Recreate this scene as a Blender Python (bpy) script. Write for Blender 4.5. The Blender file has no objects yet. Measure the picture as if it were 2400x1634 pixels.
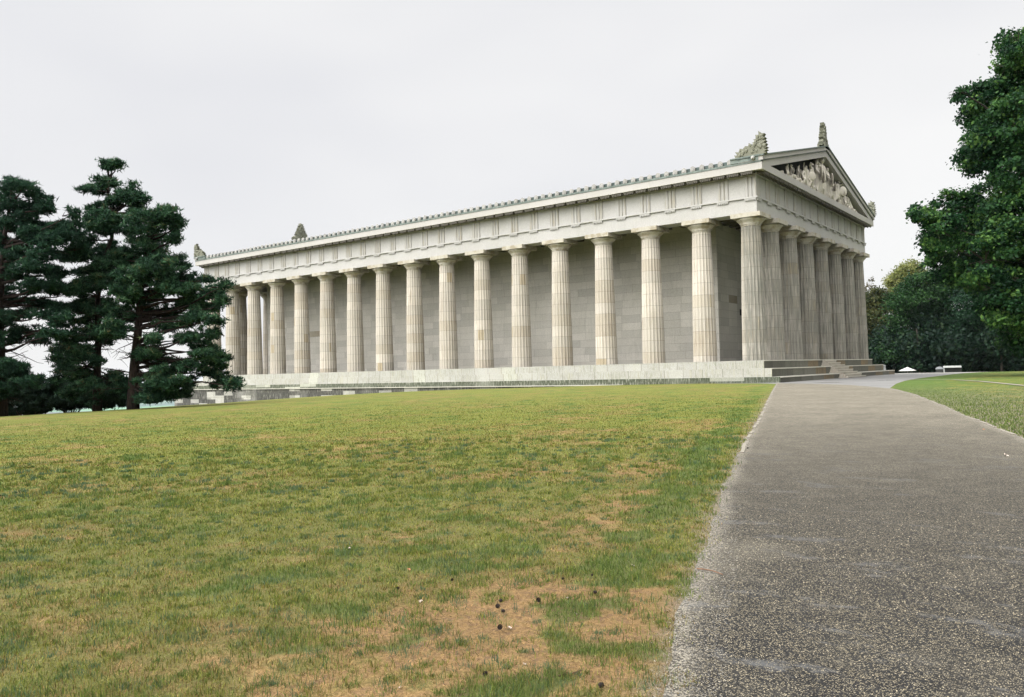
# Overcast day in front of a large Doric temple; everything is built here in mesh code with procedural materials.
ZEN = 2.4; GLOW = 4.6; SUN_E = 1.45; EXPO = 0.0
SKY_A = (.84, .843, .868, 1); SKY_B = (.985, .98, .97, 1)
GREEN_A = (.072, .086, .018); GREEN_B = (.188, .194, .048); STRAW_A = (.14, .085, .036); STRAW_B = (.32, .20, .09)
BL_GREEN_A = (.06, .084, .012); BL_GREEN_B = (.285, .30, .058); BL_STRAW_A = (.10, .055, .02); BL_STRAW_B = (.45, .285, .115)
NBLADE = 950000; NCHIP = 60000
import bpy, bmesh, math, random
import numpy as np
from mathutils import Vector, Matrix
R = math.radians
sc = bpy.context.scene
col = sc.collection
rng = np.random.default_rng(7)
random.seed(7)

# ------------------------------------------------------------------ camera
cd = bpy.data.cameras.new('camera'); cam = bpy.data.objects.new('camera', cd); col.objects.link(cam)
cd.sensor_width = 36; cd.lens = 28.667; cd.clip_start = 0.1; cd.clip_end = 40000
CX, CY, CZ = 20.296, -54.815, -0.347
_r = Vector((0.79901574, 0.60081595, -0.02437305)); _u = Vector((0.03636695, -0.00782534, 0.99930786)); _f = Vector((-0.60020938, 0.79934908, 0.02810241))
cam.matrix_world = Matrix(((_r.x, _u.x, -_f.x, CX), (_r.y, _u.y, -_f.y, CY), (_r.z, _u.z, -_f.z, CZ), (0, 0, 0, 1)))
sc.camera = cam

# ------------------------------------------------------------------ overcast sky, soft sun
SUN_EL, SUN_AZ = R(46), R(206)          # compass style azimuth from +y, clockwise: low left behind the camera
w = bpy.data.worlds.new('World'); sc.world = w; w.use_nodes = True
nt = w.node_tree; nt.nodes.clear()
def wn(t, **k):
    n = nt.nodes.new(t)
    for a, b in k.items(): setattr(n, a, b)
    return n
out = wn('ShaderNodeOutputWorld'); bg = wn('ShaderNodeBackground'); bg.inputs['Strength'].default_value = 0.1
sky = wn('ShaderNodeTexSky', sky_type='NISHITA', sun_disc=False, sun_elevation=SUN_EL, sun_rotation=SUN_AZ)
tc = wn('ShaderNodeTexCoord'); sep = wn('ShaderNodeSeparateXYZ'); nt.links.new(tc.outputs['Generated'], sep.inputs[0])
mr = wn('ShaderNodeMapRange', interpolation_type='SMOOTHSTEP')
for i, v in enumerate((0.47, 1.0, 1.0, ZEN)): mr.inputs[i + 1].default_value = v
nt.links.new(sep.outputs['Z'], mr.inputs[0])
# the cloud is thinner, and so brighter, round the hidden sun behind the camera
dt = wn('ShaderNodeVectorMath', operation='DOT_PRODUCT'); nt.links.new(tc.outputs['Generated'], dt.inputs[0]); dt.inputs[1].default_value = (-.29, -.58, .76)
m2 = wn('ShaderNodeMapRange', interpolation_type='SMOOTHSTEP')
for i, v in enumerate((.42, .95, 0., GLOW)): m2.inputs[i + 1].default_value = v
nt.links.new(dt.outputs['Value'], m2.inputs[0])
ad = wn('ShaderNodeMath', operation='ADD'); nt.links.new(mr.outputs[0], ad.inputs[0]); nt.links.new(m2.outputs[0], ad.inputs[1])
mp = wn('ShaderNodeMapping'); mp.inputs['Scale'].default_value = (1.0, 1.0, 2.6); nt.links.new(tc.outputs['Generated'], mp.inputs[0])
nz = wn('ShaderNodeTexNoise'); nz.inputs['Scale'].default_value = 1.3; nz.inputs['Detail'].default_value = 3; nt.links.new(mp.outputs[0], nz.inputs['Vector'])
rp = wn('ShaderNodeValToRGB'); nt.links.new(nz.outputs['Fac'], rp.inputs[0])
rp.color_ramp.elements[0].position = .34; rp.color_ramp.elements[0].color = SKY_A
rp.color_ramp.elements[1].position = .64; rp.color_ramp.elements[1].color = SKY_B
vm = wn('ShaderNodeVectorMath', operation='SCALE'); nt.links.new(rp.outputs[0], vm.inputs[0]); 
ml = wn('ShaderNodeMath', operation='MULTIPLY'); ml.inputs[1].default_value = 10.0; nt.links.new(ad.outputs[0], ml.inputs[0]); nt.links.new(ml.outputs[0], vm.inputs['Scale'])
mx = wn('ShaderNodeMix', data_type='RGBA'); mx.inputs['Factor'].default_value = 0.93
nt.links.new(sky.outputs[0], mx.inputs['A']); nt.links.new(vm.outputs[0], mx.inputs['B'])
nt.links.new(mx.outputs['Result'], bg.inputs['Color']); nt.links.new(bg.outputs[0], out.inputs[0])
sd = bpy.data.lights.new('sun', 'SUN'); sd.energy = SUN_E; sd.angle = R(30); sd.color = (1, .975, .93)
so = bpy.data.objects.new('sun', sd); col.objects.link(so)
sdir = Vector((math.sin(SUN_AZ) * math.cos(SUN_EL), math.cos(SUN_AZ) * math.cos(SUN_EL), math.sin(SUN_EL)))
so.rotation_euler = sdir.to_track_quat('Z', 'Y').to_euler()
sc.view_settings.view_transform = 'Standard'; sc.view_settings.look = 'None'; sc.view_settings.exposure = EXPO; sc.view_settings.gamma = 1
sc.render.engine = 'CYCLES'
sc.cycles.max_bounces = 6; sc.cycles.diffuse_bounces = 1; sc.cycles.glossy_bounces = 2; sc.cycles.transmission_bounces = 3; sc.cycles.transparent_max_bounces = 4

# ------------------------------------------------------------------ helpers
def tag(o, label=None, cat=None, group=None, kind=None):
    if label: o['label'] = label
    if cat: o['category'] = cat
    if group: o['group'] = group
    if kind: o['kind'] = kind
    return o
def empty(name, loc=(0, 0, 0), rz=0):
    o = bpy.data.objects.new(name, None); o.empty_display_size = .3; col.objects.link(o); o.location = loc; o.rotation_euler = (0, 0, rz); return o
def link(name, me, mats=None, parent=None, loc=None, rz=None):
    o = bpy.data.objects.new(name, me); col.objects.link(o)
    if mats:
        mi = np.zeros(len(me.polygons), np.int32); me.polygons.foreach_get('material_index', mi)
        while len(me.materials): me.materials.pop()
        for m in (mats if isinstance(mats, (list, tuple)) else [mats]): me.materials.append(m)
        me.polygons.foreach_set('material_index', mi)
    if parent: o.parent = parent
    if loc is not None: o.location = loc
    if rz is not None: o.rotation_euler = (0, 0, rz)
    return o
class MB:
    def __init__(s): s.v = []; s.f = []; s.m = []
    def add(s, vs, fs, m=0):
        b = len(s.v); s.v += [tuple(map(float, q)) for q in vs]; s.f += [tuple(b + i for i in f) for f in fs]; s.m += [m] * len(fs); return s
    def box(s, x0, x1, y0, y1, z0, z1, m=0):
        return s.add([(x0,y0,z0),(x1,y0,z0),(x1,y1,z0),(x0,y1,z0),(x0,y0,z1),(x1,y0,z1),(x1,y1,z1),(x0,y1,z1)],
                     [(0,3,2,1),(4,5,6,7),(0,1,5,4),(1,2,6,5),(2,3,7,6),(3,0,4,7)], m)
    def ring(s, oo, oi, z0, z1, m=0, z0i=None):           # mitred ring round the colonnade; offsets from the column axes
        z0i = z0 if z0i is None else z0i
        vs = []
        for o, za in ((oo, z0), (oo, z1), (oi, z1), (oi, z0i)):
            vs += [(-64 - o, -o, za), (o, -o, za), (o, W + o, za), (-64 - o, W + o, za)]
        fs = []
        for a in range(4):
            b = (a + 1) % 4
            for k in range(4):
                l = (k + 1) % 4; fs.append((a*4+k, a*4+l, b*4+l, b*4+k))
        return s.add(vs, fs, m)
    def prism(s, pts, axis, a0, a1, m=0):                 # polygon extruded along an axis
        n = len(pts)
        def P(p, a): return {'x': (a, p[0], p[1]), 'y': (p[0], a, p[1]), 'z': (p[0], p[1], a)}[axis]
        vs = [P(p, a0) for p in pts] + [P(p, a1) for p in pts]
        return s.add(vs, [tuple(range(n))[::-1], tuple(range(n, 2*n))] + [(i, (i+1) % n, n + (i+1) % n, n + i) for i in range(n)], m)
    def lathe(s, prof, seg=24, c=(0, 0, 0), m=0):
        vs = []; fs = []
        for r, z in prof:
            for k in range(seg):
                a = 2*math.pi*k/seg; vs.append((c[0] + r*math.cos(a), c[1] + r*math.sin(a), c[2] + z))
        for i in range(len(prof) - 1):
            for k in range(seg):
                l = (k+1) % seg; fs.append((i*seg+k, i*seg+l, (i+1)*seg+l, (i+1)*seg+k))
        fs.append(tuple(range(seg))[::-1]); fs.append(tuple((len(prof)-1)*seg + k for k in range(seg)))
        return s.add(vs, fs, m)
    def tube(s, pts, rad, seg=7, m=0):
        pts = [Vector(p) for p in pts]; vs = []; fs = []; pre = None
        for i, p in enumerate(pts):
            d = (pts[min(i+1, len(pts)-1)] - pts[max(i-1, 0)]).normalized()
            a = d.cross(Vector((.13, .97, .2)) if abs(d.y) < .9 else Vector((1, 0, 0))).normalized(); b = d.cross(a)
            for k in range(seg):
                t = 2*math.pi*k/seg; vs.append(p + (a*math.cos(t) + b*math.sin(t))*rad[i])
        for i in range(len(pts)-1):
            for k in range(seg):
                l = (k+1) % seg; fs.append((i*seg+k, i*seg+l, (i+1)*seg+l, (i+1)*seg+k))
        fs.append(tuple(range(seg))[::-1]); fs.append(tuple((len(pts)-1)*seg + k for k in range(seg)))
        return s.add(vs, fs, m)
    def ball(s, c, r, seg=8, rings=5, m=0):
        rx, ry, rz = r if isinstance(r, (tuple, list)) else (r, r, r)
        vs = [(c[0], c[1], c[2] - rz)]; fs = []
        for i in range(1, rings):
            t = math.pi*i/rings
            for k in range(seg):
                a = 2*math.pi*k/seg; vs.append((c[0] + rx*math.sin(t)*math.cos(a), c[1] + ry*math.sin(t)*math.sin(a), c[2] - rz*math.cos(t)))
        vs.append((c[0], c[1], c[2] + rz)); L = len(vs) - 1
        for k in range(seg):
            l = (k+1) % seg; fs.append((0, 1+l, 1+k)); fs.append((L, L-seg+k, L-seg+l))
            for i in range(rings-2): fs.append((1+i*seg+k, 1+i*seg+l, 1+(i+1)*seg+l, 1+(i+1)*seg+k))
        return s.add(vs, fs, m)
    def mesh(s, name, smooth=False):
        me = bpy.data.meshes.new(name); me.from_pydata(s.v, [], s.f)
        if any(s.m): me.polygons.foreach_set('material_index', s.m)
        if smooth: me.polygons.foreach_set('use_smooth', [True]*len(s.f))
        bm = bmesh.new(); bm.from_mesh(me); bmesh.ops.recalc_face_normals(bm, faces=bm.faces); bm.to_mesh(me); bm.free()
        return me
    def build(s, name, mats, parent=None, smooth=False, loc=None, rz=None): return link(name, s.mesh(name, smooth), mats, parent, loc, rz)
def npmesh(name, V, F, colr=None, nper=4):
    me = bpy.data.meshes.new(name); nv = len(V); nf = len(F)
    me.vertices.add(nv); me.vertices.foreach_set('co', np.ascontiguousarray(V, dtype=np.float32).ravel())
    me.loops.add(nf*nper); me.loops.foreach_set('vertex_index', np.ascontiguousarray(F, dtype=np.int32).ravel())
    me.polygons.add(nf); me.polygons.foreach_set('loop_start', np.arange(nf, dtype=np.int32)*nper)
    if colr is not None:
        a = me.attributes.new('col', 'FLOAT_COLOR', 'POINT')
        c4 = np.ones((nv, 4), np.float32); c4[:, :3] = colr; a.data.foreach_set('color', c4.ravel())
    me.update(calc_edges=True); me.validate(); return me

# value noise in numpy
_P = np.random.default_rng(3).random((256, 256)).astype(np.float32)
def vn(x, y):
    xi = np.floor(x).astype(int); yi = np.floor(y).astype(int); fx = x - xi; fy = y - yi
    fx = fx*fx*(3-2*fx); fy = fy*fy*(3-2*fy); a = xi & 255; b = (xi+1) & 255; c = yi & 255; d = (yi+1) & 255
    return (_P[a, c]*(1-fx) + _P[b, c]*fx)*(1-fy) + (_P[a, d]*(1-fx) + _P[b, d]*fx)*fy
def fbm(x, y, s, o=4):
    r = 0; t = 0; A = 1.
    for i in range(o): r = r + A*vn(x*s + 17.3*i, y*s + 9.1*i); t += A; A *= .55; s *= 2.1
    return r/t
def sst(a, b, x): t = np.clip((x-a)/(b-a), 0, 1); return t*t*(3-2*t)

# ------------------------------------------------------------------ node materials
class NT:
    def __init__(s, name):
        s.mat = bpy.data.materials.new(name); s.mat.use_nodes = True; s.t = s.mat.node_tree; s.t.nodes.clear()
        s.o = s.t.nodes.new('ShaderNodeOutputMaterial'); s.b = s.t.nodes.new('ShaderNodeBsdfPrincipled'); s.t.links.new(s.b.outputs[0], s.o.inputs[0])
    def n(s, t, **k):
        q = s.t.nodes.new(t)
        for a, b in k.items(): setattr(q, a, b)
        return q
    def set(s, inp, v):
        if isinstance(v, (int, float)): inp.default_value = v
        elif isinstance(v, (tuple, list)): inp.default_value = tuple(v) + ((1,) if len(v) == 3 and inp.type == 'RGBA' else ())
        else: s.t.links.new(v, inp)
    def m(s, op, a, b=0., c=0.):
        q = s.n('ShaderNodeMath', operation=op); s.set(q.inputs[0], a); s.set(q.inputs[1], b)
        if op in ('MULTIPLY_ADD', 'COMPARE'): s.set(q.inputs[2], c)
        return q.outputs[0]
    def mix(s, f, a, b, mode='MIX'):
        q = s.n('ShaderNodeMix', data_type='RGBA', blend_type=mode); s.set(q.inputs['Factor'], f); s.set(q.inputs['A'], a); s.set(q.inputs['B'], b); return q.outputs['Result']
    def xyz(s, a, b, c):
        q = s.n('ShaderNodeCombineXYZ'); s.set(q.inputs[0], a); s.set(q.inputs[1], b); s.set(q.inputs[2], c); return q.outputs[0]
    def sep(s, v):
        q = s.n('ShaderNodeSeparateXYZ'); s.set(q.inputs[0], v); return q.outputs
    def pos(s): return s.n('ShaderNodeNewGeometry').outputs['Position']
    def nrm(s): return s.n('ShaderNodeNewGeometry').outputs['True Normal']
    def objc(s): return s.n('ShaderNodeTexCoord').outputs['Object']
    def noise(s, v, scale, det=3, rough=.55, off=None):
        q = s.n('ShaderNodeTexNoise'); s.set(q.inputs['Vector'], v); s.set(q.inputs['Scale'], scale); q.inputs['Detail'].default_value = det; q.inputs['Roughness'].default_value = rough; return q.outputs['Fac']
    def vor(s, v, scale, out='Distance', feat='F1', rnd=1):
        q = s.n('ShaderNodeTexVoronoi', feature=feat); s.set(q.inputs['Vector'], v); s.set(q.inputs['Scale'], scale); q.inputs['Randomness'].default_value = rnd; return q.outputs[out]
    def white(s, v):
        q = s.n('ShaderNodeTexWhiteNoise', noise_dimensions='3D'); s.set(q.inputs[0], v); return q.outputs['Value']
    def mr(s, v, a, b, c=0., d=1., smooth=True):
        q = s.n('ShaderNodeMapRange', interpolation_type='SMOOTHSTEP' if smooth else 'LINEAR')
        for i, k in enumerate((v, a, b, c, d)): s.set(q.inputs[i], k)
        return q.outputs[0]
    def attr(s, name, o='Fac'): return s.n('ShaderNodeAttribute', attribute_name=name).outputs[o]
    def bump(s, h, strength=.4, dist=.01):
        q = s.n('ShaderNodeBump'); q.inputs['Strength'].default_value = strength; q.inputs['Distance'].default_value = dist; s.set(q.inputs['Height'], h); s.t.links.new(q.outputs[0], s.b.inputs['Normal'])
    def done(s, c, rough=.85, spec=.3):
        s.set(s.b.inputs['Base Color'], c); s.set(s.b.inputs['Roughness'], rough); s.b.inputs['Specular IOR Level'].default_value = spec; return s.mat

def mulc(s, c, f):   # colour times value
    q = s.n('ShaderNodeVectorMath', operation='SCALE'); s.set(q.inputs[0], c); s.set(q.inputs['Scale'], f); return q.outputs[0]

def stone(name, base, h=.5, bw=1.2, var=.12, joint=.35, streak=.3, streak_c=(.17, .16, .12), patch=None, patch_f=0., mottle=.12, jw=.012, z0=0., column=False, grime=None, ssc=5.0):
    s = NT(name)
    if column:
        o = s.sep(s.objc()); ang = s.m('ARCTAN2', o[1], o[0]); rnd = s.n('ShaderNodeObjectInfo').outputs['Random']; g = s.sep(s.pos())
        u = s.m('MULTIPLY', ang, .75); z = s.m('ADD', o[2], s.m('MULTIPLY', rnd, .5)); su = s.m('ADD', u, s.m('MULTIPLY', rnd, 31.)); seed = s.m('MULTIPLY', rnd, 57.)
        zz = o[2]
    else:
        g = s.sep(s.pos()); u = s.m('ADD', g[0], g[1]); z = s.m('ADD', g[2], 40 + z0); su = u; seed = 0.; zz = g[2]
    zc = s.m('DIVIDE', z, h); row = s.m('FLOOR', zc)
    uu = s.m('ADD', s.m('DIVIDE', u, bw), s.m('MULTIPLY', s.white(s.xyz(row, seed, 3.)), 1.0)) if not column else s.m('DIVIDE', u, bw)
    cl = s.m('FLOOR', uu)
    r1 = s.white(s.xyz(row, 0. if column else cl, seed)); r2 = s.white(s.xyz(s.m('ADD', row, 9.3), cl, seed))
    c = s.mix(s.m('MULTIPLY', r1, 1.), mul3(base, 1 - var), mul3(base, 1 + var*.8))
    if column:
        c = s.mix(s.m('GREATER_THAN', s.white(s.xyz(row, 5., seed)), .82), c, mul3(base, 1.16))
        c = s.mix(s.m('MULTIPLY', s.m('GREATER_THAN', s.white(s.xyz(row, 8., seed)), .8), .5), c, mul3((base[0]*.8, base[1]*.74, base[2]*.64), 1))
    if patch: c = s.mix(s.m('MULTIPLY', s.m('GREATER_THAN', r2, 1 - patch_f), .8), c, patch)
    big = s.noise(s.xyz(g[0], g[1], g[2]), .35, 4); c = s.mix(s.mr(big, .35, .7, 0., .5), c, mul3((base[0]*.86, base[1]*.86, base[2]*.82), 1))
    fine = s.noise(s.xyz(g[0], g[1], g[2]), 22., 3, .7); c = s.mix(s.mr(fine, .3, .7, 0, 1), mulc(s, c, 1 - mottle), mulc(s, c, 1 + mottle))
    st = s.noise(s.xyz(s.m('MULTIPLY', su, ssc), seed, s.m('MULTIPLY', zz, .3)), 1.6, 4, .65)
    st2 = s.noise(s.xyz(s.m('MULTIPLY', su, .5), seed, s.m('MULTIPLY', zz, .45)), 1., 2)
    stm = s.m('MULTIPLY', s.m('MULTIPLY', s.mr(st, .46, .68), s.mr(st2, .38, .62)), streak)
    c = s.mix(stm, c, streak_c)
    if grime: c = grime(s, c, g, zz)
    fz = s.m('FRACT', zc); jz = s.m('LESS_THAN', s.m('MULTIPLY', s.m('MINIMUM', fz, s.m('SUBTRACT', 1., fz)), h), jw)
    fu = s.m('FRACT', uu); ju = s.m('LESS_THAN', s.m('MULTIPLY', s.m('MINIMUM', fu, s.m('SUBTRACT', 1., fu)), bw), jw)
    jj = jz if column else s.m('MAXIMUM', jz, ju)
    c = s.mix(s.m('MULTIPLY', jj, joint), c, (.12, .105, .08))
    s.bump(s.m('SUBTRACT', fine, s.m('MULTIPLY', jj, 1.)), .5, .012)
    return s.done(c, .85, .25)
def mul3(c, f): return (c[0]*f, c[1]*f, c[2]*f)
# ================================================================== TEMPLE
L = 64.0; W = 27.406; CC = .411
def colx(i):
    s = (L + 2*CC)/16; return 0. if i == 0 else (-L if i == 16 else -(i*s - CC))
def coly(j):
    s = (W + 2*CC)/7; return 0. if j == 0 else (W if j == 7 else j*s - CC)
BASE = (.47, .43, .37); ENT = (.43, .418, .395); OCHRE = (.36, .29, .18)

def g_front(s, c, g, zz):          # weather side: more lichen streaks and grey crust on everything standing at the short front
    m = s.mr(g[0], -.9, -.2); n = s.noise(s.xyz(s.m('MULTIPLY', s.m('ADD', g[0], g[1]), 5.), 0., s.m('MULTIPLY', zz, .35)), 1.5, 4, .7)
    f = s.m('MULTIPLY', m, s.mr(n, .3, .62, .28, .92)); return s.mix(f, c, (.165, .162, .137))
def g_drip(dark, k, lo=.40, hi=.56, bl_=2.4, clean=.1):
    def f(s, c, g, zz):
        u = s.m('ADD', g[0], g[1]); n = s.noise(s.xyz(s.m('MULTIPLY', u, 3.2), 0., s.m('MULTIPLY', zz, .5)), 3., 5, .75); m2_ = s.noise(s.xyz(s.m('MULTIPLY', u, .22), 0., 0.), 1., 3)
        blk = s.m('GREATER_THAN', s.white(s.xyz(s.m('FLOOR', s.m('DIVIDE', u, bl_)), s.m('FLOOR', s.m('DIVIDE', s.m('ADD', zz, 40.), .42)), 2.)), clean)
        return s.mix(s.m('MULTIPLY', s.m('MULTIPLY', s.mr(n, lo, hi), s.m('MAXIMUM', s.mr(m2_, .3, .5, .5, 1.), .5)), s.m('MULTIPLY', blk, k)), c, dark)
    return f
M_col = stone('column_stone', BASE, h=.86, bw=.55, var=.07, joint=.5, streak=.6, patch=OCHRE, patch_f=.022, column=True, streak_c=(.25, .2, .13), jw=.014, mottle=.1, grime=g_front, ssc=9)
def g_cap(s, c, g, zz):
    n = s.noise(s.xyz(g[0], g[1], g[2]), 1.7, 4, .7); return s.mix(s.mr(n, .45, .62, 0, .75), c, (.27, .225, .15))
M_cap = stone('capital_stone', (.46, .43, .36), h=9, bw=9, var=.05, joint=0, streak=.35, grime=g_cap, streak_c=(.22, .19, .13))
M_wall = stone('cella_stone', (.50, .475, .42), h=.62, bw=1.75, var=.16, joint=.45, streak=.2, patch=(.23, .19, .12), patch_f=.016, mottle=.14, jw=.01)
M_ent = stone('entablature_stone', ENT, h=9, bw=4.05, var=.03, joint=.1, streak=.22, mottle=.15, jw=.01, streak_c=(.3, .28, .22), z0=3)
def g_fr(s, c, g, zz):
    n = s.noise(s.xyz(s.m('MULTIPLY', s.m('ADD', g[0], g[1]), 4.), 0., s.m('MULTIPLY', zz, .3)), 1.6, 4, .7)
    return s.mix(s.mr(n, .42, .66, 0, .62), c, (.27, .235, .16))
M_tri = stone('triglyph_stone', mul3(ENT, .95), h=9, bw=50, var=.03, joint=0, streak=.3, grime=g_fr, mottle=.09, z0=3, streak_c=(.24, .2, .13))
M_soff = stone('shade_darkened_stone', (.13, .12, .10), h=9, bw=9, var=.1, joint=0, streak=.4, mottle=.2)  # base colour darkened to deepen the shade on ceiling, beams and mutules
M_geis = stone('cornice_stone', (.425, .405, .378), h=9, bw=2.7, var=.03, joint=.12, streak=.10, mottle=.07, z0=3, streak_c=(.35, .33, .27))
M_step = stone('step_stone', (.385, .378, .338), h=9, bw=1.45, var=.08, joint=.75, streak=.6, mottle=.16, jw=.016, grime=g_drip((.2, .205, .14), .55, .46, .62, 1.45, .25), z0=3, patch=(.45, .45, .38), patch_f=.05, streak_c=(.38, .36, .25))
M_riserf = stone('stained_riser_stone', (.155, .15, .12), h=9, bw=2.6, var=.5, joint=.3, streak=.75, mottle=.25, z0=3, streak_c=(.07, .068, .045), patch=(.24, .17, .09), patch_f=.2)
M_green = stone('mossy_riser_stone', (.36, .365, .30), h=9, bw=2.4, var=.2, joint=.5, streak=.3, grime=g_drip((.05, .06, .036), .95, .33, .53), mottle=.25, z0=3, streak_c=(.075, .09, .05), ssc=7, patch=(.42, .41, .34), patch_f=.07)
M_terr = stone('terrace_stone', (.36, .35, .31), h=.62, bw=2.0, var=.3, joint=.5, streak=.3, grime=g_drip((.035, .035, .03), .93, .28, .52, 1.6, .24), mottle=.3, z0=.25, streak_c=(.07, .07, .058), patch=(.48, .465, .42), patch_f=.15)
M_cope = stone('coping_stone', (.47, .45, .39), h=9, bw=2.2, var=.08, joint=.2, streak=.2, z0=3)
M_stair = stone('stair_stone', (.44, .405, .34), h=9, bw=1.3, var=.12, joint=.3, streak=.3, mottle=.14, z0=3, streak_c=(.24, .17, .1))
M_acro = stone('acroterion_stone', (.19, .19, .145), h=9, bw=9, var=.1, joint=0, streak=.6, mottle=.3, streak_c=(.12, .125, .075), ssc=3)
M_statue = stone('statue_marble', (.62, .575, .49), h=9, bw=9, var=.08, joint=0, streak=.35, mottle=.16, streak_c=(.34, .3, .19), ssc=3)
M_antefix = stone('antefix_stone', (.36, .35, .33), h=9, bw=.675, var=.18, joint=0, streak=.3, mottle=.14)
s = NT('verdigris_copper'); n = s.noise(s.pos(), 3., 4, .7); c = s.mix(s.mr(n, .3, .7), (.09, .115, .10), (.18, .21, .185)); M_cop = s.done(c, .6, .3)
s = NT('dark_copper_roof'); n = s.noise(s.pos(), 2., 4, .7); c = s.mix(s.mr(n, .3, .7), (.04, .058, .052), (.085, .11, .10)); M_roof = s.done(c, .6, .3)
s = NT('dark_metal'); M_dark = s.done((.02, .02, .025), .5, .4)

temple = empty('temple', (0, 0, -1.487))
tag(temple, 'huge pale stone Greek temple with fluted Doric columns, carved gable and stepped base', 'temple')
off = Vector((0, 0, 1.487))
def tp(mb, name, mats, smooth=False, parent=None, loc=None, rz=None):
    o = mb.build(name, mats, parent or temple, smooth)
    o.location = (Vector(loc) if loc else Vector((0, 0, 0))) + (off if parent is None else Vector((0, 0, 0)))
    if rz is not None: o.rotation_euler = (0, 0, rz)
    return o

M_tymp = stone('tympanum_stone', (.05, .052, .048), h=9, bw=9, var=.05, joint=0, streak=.2)  # deep shade of the gable recess put into the stone colour
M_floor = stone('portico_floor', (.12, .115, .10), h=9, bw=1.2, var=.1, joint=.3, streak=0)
# --- stepped base: three steps, a riser of another weathering on the short front and on the lowest step
E1, E2, E3 = .941, 1.739, 2.554; H1, H2, H3 = -.543, -1.107, -1.487
def step(e, z0, z1, m_flank, m_top=False):
    mb = MB(); x0, x1, y0, y1 = -64-e, e, -e, W+e
    mb.box(x0, x1, y0, y1, z0, z1); base = len(mb.m) - 6
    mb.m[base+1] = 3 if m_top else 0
    mb.m[base+2] = m_flank; mb.m[base+3] = 1; mb.m[base+5] = m_flank; mb.m[base+4] = 1
    return mb
tp(step(E1, H1-.05, 0, 0, True), 'base_step', [M_step, M_riserf, M_green, M_floor])
tp(step(E2, H2-.05, H1, 0), 'base_step', [M_step, M_riserf, M_green])
tp(step(E3, H3-1.2, H2, 2), 'base_step', [M_step, M_riserf, M_green])
M_nose = stone('worn_nosing_stone', (.62, .59, .5), h=9, bw=2.6, var=.1, joint=.2, streak=.2, z0=3)
# light worn nosings along the front steps
for e, z in ((E1, 0), (E2, H1), (E3, H2)):
    mb = MB(); mb.box(e-.12, e+.03, -e+.02, W+e-.02, z-.06, z+.005); tp(mb, 'step_nosing', M_nose)
# --- terrace wall below the far half of the flank
mb = MB(); mb.box(-67.7, -9., -2.85, 33, -9, -1.56); tw = tp(mb, 'terrace_wall', M_terr)
mb = MB(); mb.box(-67.82, -8.9, -2.95, 33.1, -1.56, -1.50); tp(mb, 'coping', M_cope, parent=tw)
# --- front stairs, widening downwards
mb = MB(); N = 8
for k in range(N):
    t = k/(N-1); ya = 12.25 - 1.5*t; yb = 15.1 + .95*t; zt = -.186*(k+.35)
    mb.box(.95, 1.24 + .29*k, ya, yb, -1.75 - .002*k, zt)
st = tp(mb, 'front_stairs', M_stair)
mb = MB()
for k in range(N):
    t = k/(N-1); ya = 12.25 - 1.5*t; yb = 15.1 + .95*t; zt = -.186*(k+.35)
    mb.box(1.24 + .29*k - .06, 1.24 + .29*k + .02, ya - .02, yb + .02, zt - .045, zt + .006)
tp(mb, 'stair_nosing', M_nose, parent=st)

# --- columns
def shaft_mesh():
    rb, rt, HH = .84, .655, 9.22; fl = 20; sg = 6; seg = fl*sg; zs = [0, .4, 1.2, 2.2, 3.3, 4.5, 5.7, 6.8, 7.8, 8.6, 9.05, HH]
    mb = MB(); vs = []; fs = []
    for z in zs:
        t = z/HH; r = rb + (rt-rb)*t + .022*math.sin(math.pi*t)
        for k in range(seg):
            q = (k % sg)/sg; d = (1 - (2*q-1)**2)*.065
            a = 2*math.pi*(k + .5*sg)/seg; vs.append((r*(1-d)*math.cos(a), r*(1-d)*math.sin(a), z))
    for i in range(len(zs)-1):
        for k in range(seg):
            l = (k+1) % seg; fs.append((i*seg+k, i*seg+l, (i+1)*seg+l, (i+1)*seg+k))
    fs.append(tuple(range(seg))[::-1]); fs.append(tuple((len(zs)-1)*seg+k for k in range(seg)))
    mb.add(vs, fs); return mb.mesh('column_shaft')
me_shaft = shaft_mesh()
mb = MB(); mb.lathe([(.655, 0), (.665, .05), (.64, .055), (.645, .09), (.69, .10), (.70, .13), (.685, .135), (.72, .17), (.715, .175), (.80, .27), (.90, .38), (.955, .44), (.965, .48), (.95, .52), (.90, .55)], 40); me_ech = mb.mesh('echinus', True)
mb = MB(); mb.box(-1.04, 1.04, -1.04, 1.04, 0, .30); me_aba = mb.mesh('abacus')
for m_, mt in ((me_shaft, M_col), (me_ech, M_cap), (me_aba, M_cap)): m_.materials.append(mt)
spots = [(colx(i), 0) for i in range(17)] + [(0, coly(j)) for j in range(1, 8)] + [(-64, coly(j)) for j in range(1, 8)] + [(colx(i), W) for i in range(1, 16)]
crng = random.Random(4)
for (x, y) in spots:
    c_ = bpy.data.objects.new('column', me_shaft); col.objects.link(c_); c_.parent = temple; c_.location = Vector((x, y, 0)) + off
    c_.rotation_euler = (0, 0, math.pi*.1*crng.randrange(20))
    e_ = bpy.data.objects.new('echinus', me_ech); col.objects.link(e_); e_.parent = c_; e_.location = (0, 0, 9.22)
    a_ = bpy.data.objects.new('abacus', me_aba); col.objects.link(a_); a_.parent = c_; a_.location = (0, 0, 9.76); a_.rotation_euler = (0, 0, -c_.rotation_euler.z)

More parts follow.
